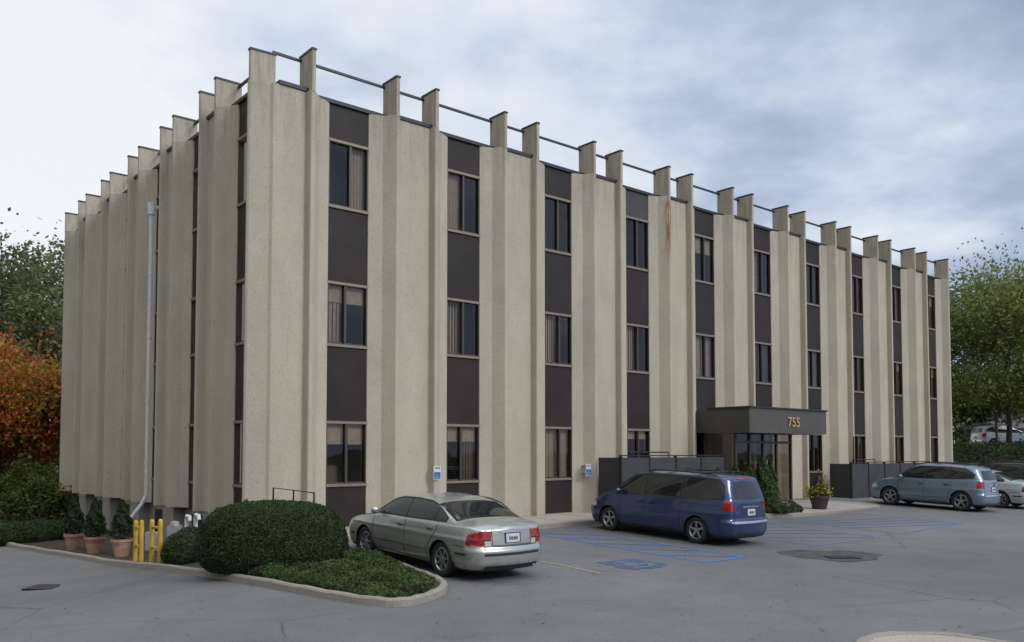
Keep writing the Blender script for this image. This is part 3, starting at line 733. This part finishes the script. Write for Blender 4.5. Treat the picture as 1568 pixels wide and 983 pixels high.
e=empty('street_sidewalk'); b=MB(); b.box(W3,-60,-19.5,41.5,43.2,-1.2,-.80); b.obj('slab',[M['walk']],e)
b=MB()
for k in range(9): b.tube([(-40+k*2.4,44,-1),(-40+k*2.4,44,.35)],.05)
b.tube([(-40,44,.25),(-20.8,44,.25)],.035); b.obj('guard_rail',[M['iron']])
n=520; X=rng.uniform(-9,9,n); Y=rng.uniform(8.5,24,n); m=rng.uniform(size=n)<.8
P=np.column_stack([X,Y,[gz(x,y)+.012 for x,y in zip(X,Y)]])[m]
P=np.array([p for p in P if SP(p[0],p[1])[1]>2.4 and not inpoly(p[0],p[1],isl)])
leafmesh('fallen_leaves',P,.030,palette(len(P),[(.28,.15,.04),(.20,.10,.03),(.35,.24,.07)]),norm=np.tile([0,0,1.],(len(P),1))*4)

# ---------------------------------------------------------------- cars
def sm(xs,zs,x,sg=.05):
    fx=np.linspace(xs[0]-.5,xs[-1]+.5,800); fz=np.interp(fx,xs,zs); st=fx[1]-fx[0]
    k=np.exp(-.5*(np.arange(-30,31)*st/sg)**2); k/=k.sum()
    fz2=np.convolve(np.pad(fz,30,mode='edge'),k,mode='valid'); return np.interp(x,fx,fz2)
def make_car(name,center,head,sp,paintm,zabs=None):
    e=empty(name)
    xr,xf=sp['xr'],sp['xf']; W0=sp['W']/2; ax_=sp['axle']; zb=.20; Rw=sp['rw']
    d=np.linspace(0,1,30); XX=np.unique(np.concatenate([np.linspace(xr,xf,230),xr+.24*d**2,xf-.24*d**2]))
    top=sm([p[0] for p in sp['top']],[p[1] for p in sp['top']],XX,.05)
    rc=.32
    def Wx(x):
        w=W0*(1-.05*max(0,(x-.6)/(xf-.6))**2-.045*max(0,(-.8-x)/(-.8-xr))**2)
        for dd in (x-xr,xf-x):
            if dd<rc: w-=rc*(1-math.sqrt(max(0,1-(1-dd/rc)**2)))*.85
        return w
    nB,nC,nD=26,20,14
    def section(x,zt):
        W=Wx(x); cr=sp.get('crown',.06); belt=np.interp(x,[xr,xf],sp['belt'])
        zT=zt-cr; zB=min(belt,zT-.004); zc=min(.62,zB-.05)
        out=[(0,zb),(W*.5,zb)]
        for i in range(nB+1):
            u=i/nB; z=zb+(zB-zb)*u
            if z<zc: y=W*(1-.10*((zc-z)/(zc-zb))**2.6)
            else: y=W*(1-.045*((z-zc)/(max(zB-zc,.01)))**2)
            y+= .012*math.exp(-((z-sp['crease'])/.03)**2)
            out.append((y,z))
        yB=out[-1][0]; hh=zT-zB; yB2=yB-.012
        yT=yB2-sp['tumble']*hh
        for i in range(1,nC+1):
            u=i/nC; out.append((yB2+(yT-yB2)*u+.03*math.sin(math.pi*u)*min(1,hh/.4),zB+hh*u))
        for i in range(1,nD+1):
            u=i/nD; y=yT*math.cos(u*math.pi/2) ; out.append((y,zT+cr*(1-(y/yT)**2.6 if yT>0 else cr)))
        return out
    secs=[section(x,z) for x,z in zip(XX,top)]
    ro=sp['rear']; fo=sp['front']
    V=np.array([[(XX[i],y,z) for (y,z) in s] for i,s in enumerate(secs)]); NX=len(XX); npnt=V.shape[1]
    x0=V[:,:,0].copy(); zz_=V[:,:,2]
    wr=np.clip(1-(x0-xr)/.7,0,1)**1.3; wf=np.clip(1-(xf-x0)/.7,0,1)**1.3
    V[:,:,0]=x0+wr*np.interp(zz_,[q[0] for q in ro],[q[1] for q in ro])-wf*np.interp(zz_,[q[0] for q in fo],[q[1] for q in fo])
    Ra=Rw+.055
    for axx in (-ax_,ax_):
        dx=V[:,:,0]-axx; dz=V[:,:,2]-Rw; r=np.hypot(dx,dz); mk=(np.abs(r-Ra)<.014)&(V[:,:,1]>W0*.6)&(V[:,:,2]>zb+.01)
        V[:,:,0]=np.where(mk,axx+dx/np.maximum(r,1e-6)*Ra,V[:,:,0]); V[:,:,2]=np.where(mk,Rw+dz/np.maximum(r,1e-6)*Ra,V[:,:,2])
    def part(j): 
        return 'A' if j<2 else 'B' if j<2+nB else 'C' if j<2+nB+nC else 'D'
    yTs=[s[2+nB+nC][0] for s in secs]
    mats=[paintm,M['carglass'],M['trim'],M['red'],M['lampw'],M['under'],M['chrome']]
    b=MB(); b.v=[tuple(q) for q in V.reshape(-1,3)]+[(q[0],-q[1],q[2]) for q in V.reshape(-1,3)]
    CF=(V[:-1,:-1]+V[1:,:-1]+V[:-1,1:]+V[1:,1:])/4
    for i in range(NX-1):
        for j in range(npnt-1):
            c=CF[i,j]; pt=part(j)
            if pt in 'AB' and min(math.hypot(c[0]-ax_,c[2]-Rw),math.hypot(c[0]+ax_,c[2]-Rw))<Ra and (pt=='B' or c[1]>W0*.5): continue
            mi=5 if pt=='A' else sp['mat'](c[0],c[1],c[2],pt,(yTs[i]))
            q=(i*npnt+j,(i+1)*npnt+j,(i+1)*npnt+j+1,i*npnt+j+1); o=NX*npnt
            b.f.append(q[::-1]); b.m.append(mi); b.f.append(tuple(t+o for t in q)); b.m.append(mi)
    nk=30
    for endi,sgn,pn in ((0,-1,'R'),(NX-1,1,'F')):
        o=len(b.v); rows=range(2,npnt)
        for j in rows:
            x,y,z=V[endi,j]
            for k in range(nk+1):
                yy=y*(1-2*k/nk); bow=.07*(1-(yy/max(y,.001))**2)*min(1,y/.4)
                b.v.append((x+sgn*bow,yy,z))
        nr=len(rows)
        for r in range(nr-1):
            for k in range(nk):
                q=(o+r*(nk+1)+k,o+r*(nk+1)+k+1,o+(r+1)*(nk+1)+k+1,o+(r+1)*(nk+1)+k)
                c=sum((Vector(b.v[t]) for t in q),Vector())/4
                mi=sp['mat'](c.x,abs(c.y),c.z,pn,.6); b.f.append(q if sgn<0 else q[::-1]); b.m.append(mi)
    me=bpy.data.meshes.new('body'); me.from_pydata(b.v,[],b.f)
    for mm in mats: me.materials.append(mm)
    me.polygons.foreach_set('material_index',b.m)
    bm=bmesh.new(); bm.from_mesh(me); bmesh.ops.remove_doubles(bm,verts=bm.verts,dist=.0008); bmesh.ops.recalc_face_normals(bm,faces=bm.faces); bm.to_mesh(me); bm.free()
    me.polygons.foreach_set('use_smooth',[True]*len(me.polygons))
    ob=bpy.data.objects.new('body',me); COL.objects.link(ob); ob.parent=e
    def yat(x,z):
        i=int(np.argmin(np.abs(XX-x))); s=secs[i][2:2+nB+nC+1]; return float(np.interp(z,[q[1] for q in s],[q[0] for q in s]))
    t=MB()
    def strip(pts,w,mi,off=.004,closed=False,dens=.05):
        pp=[]
        P=list(pts)+([pts[0]] if closed else [])
        for a,c in zip(P[:-1],P[1:]):
            n=max(1,int(math.hypot(c[0]-a[0],c[1]-a[1])/dens))
            for k in range(n): pp.append((a[0]+(c[0]-a[0])*k/n,a[1]+(c[1]-a[1])*k/n))
        pp.append(P[-1])
        for side in (1,-1):
            vs=[]
            for k,(x,z) in enumerate(pp):
                a=pp[max(k-1,0)];c=pp[min(k+1,len(pp)-1)]; dx,dz=c[0]-a[0],c[1]-a[1]; l=math.hypot(dx,dz) or 1; nx,nz=-dz/l*w/2,dx/l*w/2
                for sg in (-1,1): vs.append((x+nx*sg,side*(yat(x+nx*sg,z+nz*sg)+off),z+nz*sg))
            fs=[(2*k,2*k+1,2*k+3,2*k+2) for k in range(len(pp)-1)]; t.add(vs,fs,mi)
    strip(sp['dlo'],.024,2,.006,True)
    for pl in sp['lines']: strip(pl,.013,2,.004)
    for (pl,w,mi,off) in sp.get('mould',[]): strip(pl,w,mi,off)
    for axx in (-ax_,ax_):
        pts=[(axx+(Ra+.004)*math.cos(a),Rw+(Ra+.004)*math.sin(a)) for a in np.linspace(-.35,math.pi+.35,36)]
        strip([p for p in pts if p[1]>zb+.02],.035,0,.010)
    for (x,z) in sp['handles']:
        for side in (1,-1):
            y=yat(x,z)*side; t.box(W3,x-.09,x+.09,min(y,y+.035*side),max(y,y+.035*side),z-.014,z+.018,0)
            t.box(W3,x-.10,x+.10,min(y,y+.006*side),max(y,y+.006*side),z-.035,z-.0145,2)
    t.obj('trim',mats,e,recalc=True)
    mb=MB(); mx,mz=sp['mirror']
    for side in (1,-1):
        y=yat(mx,mz)*side
        vs=[];n=10;rings=[(0,.0),(.03,.06),(.10,.085),(.17,.08),(.21,.05),(.22,.0)]
        for (dy,r) in rings:
            for k in range(n): a=2*math.pi*k/n; vs.append((mx-.02+r*.75*math.cos(a),y+side*(dy+.02),mz+.03+r*math.sin(a)*.95))
        mb.add(vs,[(i*n+k,i*n+(k+1)%n,(i+1)*n+(k+1)%n,(i+1)*n+k) for i in range(len(rings)-1) for k in range(n)],0)
    mb.obj('mirrors',mats,e,smooth=True)
    for axx in (-ax_,ax_):
        for side in (1,-1):
            wb=MB(); n=40; yo=W0-.03; 
            prof=[(.62,-.20),(.80,-.215),(.96,-.20),(1.0,-.17),(1.0,-.05),(.965,-.012),(.85,.0),(.70,-.008),(.665,-.015)]
            vs=[]
            for r,y in prof:
                for k in range(n): a=2*math.pi*k/n; vs.append((axx+r*Rw*math.cos(a),side*(yo+y),Rw+r*Rw*math.sin(a)))
            wb.add(vs,[(i*n+k,i*n+(k+1)%n,(i+1)*n+(k+1)%n,(i+1)*n+k) for i in range(len(prof)-1) for k in range(n)],0)
            prof=[(.665,-.015),(.64,-.010),(.60,-.03),(.58,-.10),(.20,-.10),(.001,-.10)]
            vs=[]
            for r,y in prof:
                for k in range(n): a=2*math.pi*k/n; vs.append((axx+r*Rw*math.cos(a),side*(yo+y),Rw+r*Rw*math.sin(a)))
            fs=[(i*n+k,i*n+(k+1)%n,(i+1)*n+(k+1)%n,(i+1)*n+k) for i in range(len(prof)-1) for k in range(n)]
            o=len(wb.v); wb.v+=vs; wb.f+=[tuple(q+o for q in f) for f in fs]; wb.m+=[1]*(3*n)+[2]*(2*n)
            ns=sp['spokes']
            for k in range(ns):
                a=2*math.pi*k/ns+.3; ca,sa=math.cos(a),math.sin(a)
                def Pp(r,w,y): return (axx+Rw*(r*ca-w*sa),side*(yo+y),Rw+Rw*(r*sa+w*ca))
                w0,w1_=sp.get('spw',(.085,.065))
                vs=[Pp(.1,-w0,-.03),Pp(.1,w0,-.03),Pp(.63,w1_,-.014),Pp(.63,-w1_,-.014),Pp(.1,-w0,-.07),Pp(.1,w0,-.07),Pp(.63,w1_,-.06),Pp(.63,-w1_,-.06)]
                wb.add(vs,[(0,1,2,3),(0,4,5,1),(1,5,6,2),(3,2,6,7),(0,3,7,4)],1)
            vs=[(axx+r*Rw*math.cos(2*math.pi*k/16),side*(yo+y),Rw+r*Rw*math.sin(2*math.pi*k/16)) for r,y in ((.17,-.05),(.16,-.02),(.001,-.018)) for k in range(16)]
            wb.add(vs,[(i*16+k,i*16+(k+1)%16,(i+1)*16+(k+1)%16,(i+1)*16+k) for i in range(2) for k in range(16)],1)
            wb.obj('wheel',[M['tyre'],M['alloy'],M['trim']],e)
            lb=MB(); n=20; vs=[]
            for y in (W0*.55,W0-.035):
                for k in range(n+1):
                    a=-.4+(math.pi+.8)*k/n; vs.append((axx+(Ra+.006)*math.cos(a),side*y,Rw+(Ra+.006)*math.sin(a)))
            fs=[(k,k+1,n+2+k,n+1+k) for k in range(n)]+[tuple(range(n+1))]; lb.add(vs,fs); lb.obj('wheel_well',[M['under']],e,recalc=False)
    ub=MB(); ub.box(W3,-ax_+Ra,ax_-Ra,-W0+.12,W0-.12,.18,.5); ub.box(W3,xr+.25,xf-.25,-W0*.5,W0*.5,.19,.5); ub.obj('underbody',[M['under']],e)
    xb=MB()
    def capx(y,z):
        ye=float(np.interp(z,V[0,2:,2],V[0,2:,1])); xe=float(np.interp(z,V[0,2:,2],V[0,2:,0]))
        return xe-.07*(1-min(1,(y/max(ye,.01)))**2)*min(1,ye/.4)
    def cstrip(pts,w,mi,off=.004):
        pp=[]
        for a,c in zip(pts[:-1],pts[1:]):
            n=max(1,int(math.hypot(c[0]-a[0],c[1]-a[1])/.04))
            for k in range(n): pp.append((a[0]+(c[0]-a[0])*k/n,a[1]+(c[1]-a[1])*k/n))
        pp.append(pts[-1]); vs=[]
        for k,(y,z) in enumerate(pp):
            a=pp[max(k-1,0)];c=pp[min(k+1,len(pp)-1)]; dy,dz=c[0]-a[0],c[1]-a[1]; l=math.hypot(dy,dz) or 1; ny,nz=-dz/l*w/2,dy/l*w/2
            for sg in (-1,1): vs.append((capx(abs(y+ny*sg),z+nz*sg)-off,y+ny*sg,z+nz*sg))
        xb.add(vs,[(2*k,2*k+1,2*k+3,2*k+2) for k in range(len(pp)-1)],mi)
    sp['extra'](xb,V,cstrip,capx); xb.obj('details',mats+[M['plate']],e,recalc=False)
    ang=math.atan2(head[1],head[0]); c=center
    zf=gz(c[0]+head[0]*ax_,c[1]+head[1]*ax_); zr=gz(c[0]-head[0]*ax_,c[1]-head[1]*ax_)
    if zabs is not None: zf=zr=zabs
    pitch=math.atan2(zf-zr,2*ax_)
    e.location=(c[0],c[1],(zf+zr)/2+.008); e.rotation_euler=(Matrix.Rotation(ang,3,'Z')@Matrix.Rotation(-pitch,3,'Y')).to_euler()
    return e

def sedan_spec():
    xr,xf=-2.42,2.33
    dlo=[(1.02,1.0),(.45,1.30),(.20,1.365),(-.35,1.385),(-.85,1.365),(-1.15,1.30),(-1.52,1.10),(-1.50,1.035),(-.2,1.005)]
    def mat(x,y,z,p,yT):
        if p=='C' and inpoly(x,z,dlo):
            for px in (-.16,-1.13):
                if abs(x-px-(z-1.1)*-.10)<.028: return 2
            return 1
        if p=='D' and y<yT-.045 and -1.74<x<-1.02: return 1
        if p=='D' and y<yT-.045 and .42<x<1.13: return 1
        if ((p=='R' and y>.47) or (p in 'BC' and x<xr+.27)) and .67<z<.925-(.0 if p=='R' else max(0,(x-xr-.1))*.45): 
            if .745<z<.765: return 2
            return 4 if (p=='R' and y<.60 and z<.745) else 3
        if ((p=='F' and y>.35) or (p in 'BC' and x>xf-.35)) and .58<z<.70: return 4
        if p in 'BRF' and z<.235: return 2
        return 0
    def extra(b,V,cs,cx):
        cs([(-.16,.79),(.16,.79)],.16,7,.012); cs([(-.19,.79),(.19,.79)],.19,2,.006)
        for k in range(6): cs([(-.105+k*.036,.785),(-.083+k*.036,.785)],.06,2,.016)
        cs([(-.28,.90),(.28,.90)],.022,6,.014)
        cs([(-.46,.665),(-.46,.96)],.012,2); cs([(.46,.665),(.46,.96)],.012,2); cs([(-.46,.665),(.46,.665)],.012,2)
        cs([(-.62,.645),(.62,.645)],.016,2)
        cs([(-.64,.505),(.64,.505)],.045,2,.008); cs([(-.62,.25),(.62,.25)],.10,2,.006)
        cs([(-.40,.93),(-.10,.93)],.018,6,.008)
        b.tube([(xr+.2,-.5,.25),(xr-.05,-.5,.25)],.035,6,10)
        b.box(W3,xf-.02,xf+.08,-.3,.3,.5,.66,2)
    return dict(xr=xr,xf=xf,W=1.83,axle=1.395,rw=.325,belt=(1.0,.93),tumble=.42,crease=.75,crown=.055,
      top=[(xr,1.00),(-2.32,1.045),(-1.98,1.075),(-1.76,1.09),(-1.02,1.375),(-.7,1.43),(-.2,1.452),(.15,1.44),(.45,1.385),(1.14,1.03),(1.3,.985),(1.9,.88),(2.2,.79),(xf,.70)],
      rear=[(.2,.10),(.30,.01),(.35,.0),(.57,.0),(.63,.045),(.95,.08),(1.1,.14)],front=[(.2,.1),(.3,.02),(.55,.0),(.68,.06),(.8,.18)],
      mat=mat,dlo=dlo,lines=[[(1.0,.30),(1.06,.6),(1.03,.97)],[(-.15,.28),(-.17,.98)],[(-.93,.30),(-.98,.55),(-1.22,.85),(-1.26,1.0)],[(1.0,.27),(-.93,.27)],[(-2.1,.64),(-1.78,.64)],[(1.1,.95),(1.9,.84)]],
      mould=[([(.98,.50),(-.93,.50)],.055,0,.014),([(.98,.472),(-.93,.472)],.012,2,.012),([(1.98,.47),(1.85,.47)],.05,2,.010),([(-1.85,.50),(-2.15,.50)],.040,2,.010)],
      handles=[(.0,.86),(-1.02,.88)],mirror=(.84,1.02),spokes=7,extra=extra)
def van_spec(xr,xf,axle,W,H,rw,dlo,belt,topp,pill,rwz,tail,lines,handles,mirror,ws,rail=True,spokes=5,rear=None):
    def mat(x,y,z,p,yT):
        if p in 'C' and inpoly(x,z,dlo):
            for px in pill:
                if abs(x-px)<.03: return 2
            return 1
        if p=='D' and y<yT-.05 and ws[0]<x<ws[1]: return 1
        if p=='R' and rwz[0]<z<rwz[1] and y<rwz[2]-(z-rwz[0])*.18: return 1
        if ((p=='R' and y>tail[2]) or (p in 'BC' and x<xr+tail[3])) and tail[0]<z<tail[1]: return 3
        if ((p=='F' and y>.35) or (p in 'BC' and x>xf-.40)) and .66<z<.80: return 4
        if p in 'BRF' and z<.26: return 2
        return 0
    def extra(b,V,cs,cx):
        zp=tail[0]
        cs([(-.32,zp+.10),(.32,zp+.10)],.03,6,.014); cs([(-.16,zp-.04),(.16,zp-.04)],.16,7,.012); cs([(-.19,zp-.04),(.19,zp-.04)],.19,2,.006)
        for k in range(6): cs([(-.105+k*.036,zp-.045),(-.083+k*.036,zp-.045)],.06,2,.016)
        cs([(-.78,.635),(.78,.635)],.02,2); cs([(-.6,.655),(-.62,rwz[0])],.012,2); cs([(.6,.655),(.62,rwz[0])],.012,2)
        cs([(-.70,.60),(.70,.60)],.05,6 if rail else 2,.008); cs([(-.6,.28),(.6,.28)],.10,2,.006)
        cs([(-.2,rwz[0]+.04),(.15,rwz[0]+.02)],.018,2,.010)
        cs([(-.28,H-.09),(.28,H-.09)],.03,3,.012)
        b.box(W3,xf-.02,xf+.08,-.35,.35,.52,.74,2)
        for s in (-1,1):
            y=s*(W/2-.27)
            b.tube([(-1.9,y,H-.06),(-1.8,y,H+.02),(.1,y,H+.025),(.25,y,H-.04)],.018,2,8)
        for x in (-1.3,-.3): b.tube([(x,-(W/2-.27),H+.02),(x,(W/2-.27),H+.02)],.014,2,8)
    return dict(xr=xr,xf=xf,W=W,axle=axle,rw=rw,belt=belt,tumble=.30,crease=.80,crown=.06,top=topp,
      rear=rear or [(.2,.08),(.32,.0),(.60,.0),(.66,.06),(1.1,.09),(H-.1,.26),(H,.30)],front=[(.2,.1),(.32,.02),(.6,.0),(.75,.06),(.95,.22)],
      mat=mat,dlo=dlo,lines=lines,mould=[([(1.0,.48),(-1.0,.48)],.05,0,.012),([(1.0,.452),(-1.0,.452)],.012,2,.010)],handles=handles,mirror=mirror,spokes=spokes,extra=extra)
minivan=van_spec(-2.52,2.40,1.515,1.9,1.76,.335,
  [(1.45,1.13),(.72,1.60),(.3,1.655),(-1.2,1.665),(-2.05,1.64),(-2.26,1.50),(-2.30,1.17),(-1.2,1.12),(.2,1.09)],(1.13,1.03),
  [(-2.52,1.68),(-2.40,1.73),(-1.4,1.765),(-.2,1.76),(.4,1.715),(.72,1.64),(1.62,1.12),(1.75,1.07),(2.15,.93),(2.40,.76)],
  (.22,-.98,-1.08),(1.16,1.60,.70),(.88,1.13,.60,.24),
  [[(1.05,.32),(1.12,.7),(1.1,1.08)],[(.22,.3),(.2,1.1)],[(-.98,.32),(-1.02,.75),(-1.0,1.12)],[(1.0,.28),(-.95,.28)],[(-1.0,1.0),(-2.2,1.0)]],
  [(.38,.92),(.02,.92)],(1.08,1.12),(.74,1.56))
suv=van_spec(-2.12,2.24,1.33,1.80,1.70,.36,
  [(1.08,1.13),(.56,1.50),(.2,1.585),(-.9,1.595),(-1.45,1.56),(-1.80,1.36),(-1.74,1.22),(-.9,1.16),(.2,1.12)],(1.14,1.04),
  [(-2.12,1.54),(-2.0,1.62),(-1.6,1.68),(-.7,1.715),(0,1.705),(.30,1.66),(.52,1.59),(1.18,1.14),(1.32,1.10),(1.95,1.00),(2.24,.82)],
  (.02,-.92),(1.16,1.50,.62),(.86,1.12,.58,.26),
  [[(.98,.34),(1.02,.7),(1.0,1.07)],[(.02,.3),(.0,1.12)],[(-.80,.36),(-.95,.75),(-.98,1.14)],[(.95,.30),(-.8,.30)]],
  [(.15,.94),(-.80,.96)],(.88,1.12),(.54,1.15),True,5,[(.2,.08),(.32,.0),(.60,.0),(.66,.05),(1.1,.10),(1.5,.28),(1.70,.34)])
hd=(dL.x,dL.y)
silver=paint('silver_green_paint',(.42,.435,.395),.55,.30)
blue=paint('dark_blue_paint',(.020,.045,.125),.40,.26)
lblue=paint('grey_blue_paint',(.20,.27,.33),.5,.3)
wht=paint('white_car_paint',(.50,.53,.55),.1,.3)
blk=paint('black_car_paint',(.015,.018,.022),.3,.25)
make_car('parked_sedan',(-1.56,17.67),hd,sedan_spec(),silver)
make_car('parked_minivan',(4.38,23.41),hd,minivan,blue)
make_car('parked_suv',(16.35,33.05),hd,suv,lblue)
make_car('parked_sedan',(18.8,34.9),hd,sedan_spec(),wht)
make_car('parked_suv',(21.9,37.8),hd,suv,blk)
make_car('parked_suv',(35.5,61.5),(1,.1),suv,wht,2.15)
make_car('parked_sedan',(42.5,64),(1,.05),sedan_spec(),wht,2.15)

# ---------------------------------------------------------------- world, sun, camera
w=bpy.data.worlds.new('World'); scene.world=w; w.use_nodes=True
t=w.node_tree; bg=t.nodes['Background']; bg.inputs['Strength'].default_value=.1
sd=Vector((.86,-.52,.62)).normalized()
sky=N(t,'ShaderNodeTexSky'); sky.sky_type='NISHITA'; sky.sun_disc=False
sky.sun_elevation=math.asin(sd.z); sky.sun_rotation=math.atan2(sd.x,sd.y)
tc=N(t,'ShaderNodeTexCoord'); sepn=N(t,'ShaderNodeSeparateXYZ'); t.links.new(tc.outputs['Generated'],sepn.inputs[0])
X_,Y_,Z_=sepn.outputs
zz=math_(t,'ADD',math_(t,'MAXIMUM',Z_,0.0),.20)
cmb=N(t,'ShaderNodeCombineXYZ'); t.links.new(math_(t,'DIVIDE',X_,zz),cmb.inputs[0]); t.links.new(math_(t,'DIVIDE',Y_,zz),cmb.inputs[1])
c1=noise(t,cmb.outputs[0],1.5,8,.56); c2=noise(t,cmb.outputs[0],.55,3,.5)
f=math_(t,'ADD',math_(t,'MULTIPLY',c1,1.15),math_(t,'MULTIPLY',c2,.75))
f=math_(t,'SUBTRACT',f,math_(t,'MULTIPLY',X_,.46))
f=math_(t,'ADD',f,math_(t,'MULTIPLY',Z_,.10))
cl=ramp(t,math_(t,'SUBTRACT',f,.235),[(.42,(3.1,3.8,5.3)),(.58,(4.7,5.5,7.1)),(.72,(7.0,7.7,8.8)),(.90,(9.2,9.5,9.9))])
boost=math_(t,'ADD',1.0,math_(t,'MULTIPLY',ramp(t,Z_,[(.55,0),(.95,1)]),.9))
dt=math_(t,'ADD',math_(t,'MULTIPLY',X_,sd.x),math_(t,'ADD',math_(t,'MULTIPLY',Y_,sd.y),math_(t,'MULTIPLY',Z_,sd.z)))
boost=math_(t,'ADD',boost,math_(t,'MULTIPLY',ramp(t,dt,[(.35,0),(1.0,1)]),1.1))
dl=math_(t,'ADD',math_(t,'MULTIPLY',X_,nL.x),math_(t,'MULTIPLY',Y_,nL.y))
boost=math_(t,'SUBTRACT',boost,math_(t,'MULTIPLY',ramp(t,dl,[(.05,0),(.6,1)]),.55))
vm=N(t,'ShaderNodeVectorMath',operation='SCALE'); t.links.new(cl,vm.inputs[0]); t.links.new(boost,vm.inputs[3])
t.links.new(mixc(t,sky.outputs[0],vm.outputs[0],.94),bg.inputs[0])

sl=bpy.data.lights.new('sun','SUN'); sl.energy=1.3; sl.angle=math.radians(18); sl.color=(1,.95,.88)
so=bpy.data.objects.new('sun',sl); COL.objects.link(so); so.rotation_euler=sd.to_track_quat('Z','Y').to_euler(); so.location=(0,0,40)

cam=bpy.data.cameras.new('camera'); co=bpy.data.objects.new('camera',cam); COL.objects.link(co)
co.location=(0,0,1.92); co.rotation_euler=(math.radians(92.5),0,0)
cam.sensor_width=36; cam.lens=36*1302/1568; cam.shift_y=144/1568; cam.clip_end=3000
scene.camera=co
scene.view_settings.view_transform='Standard'; scene.view_settings.look='None'; scene.view_settings.exposure=0
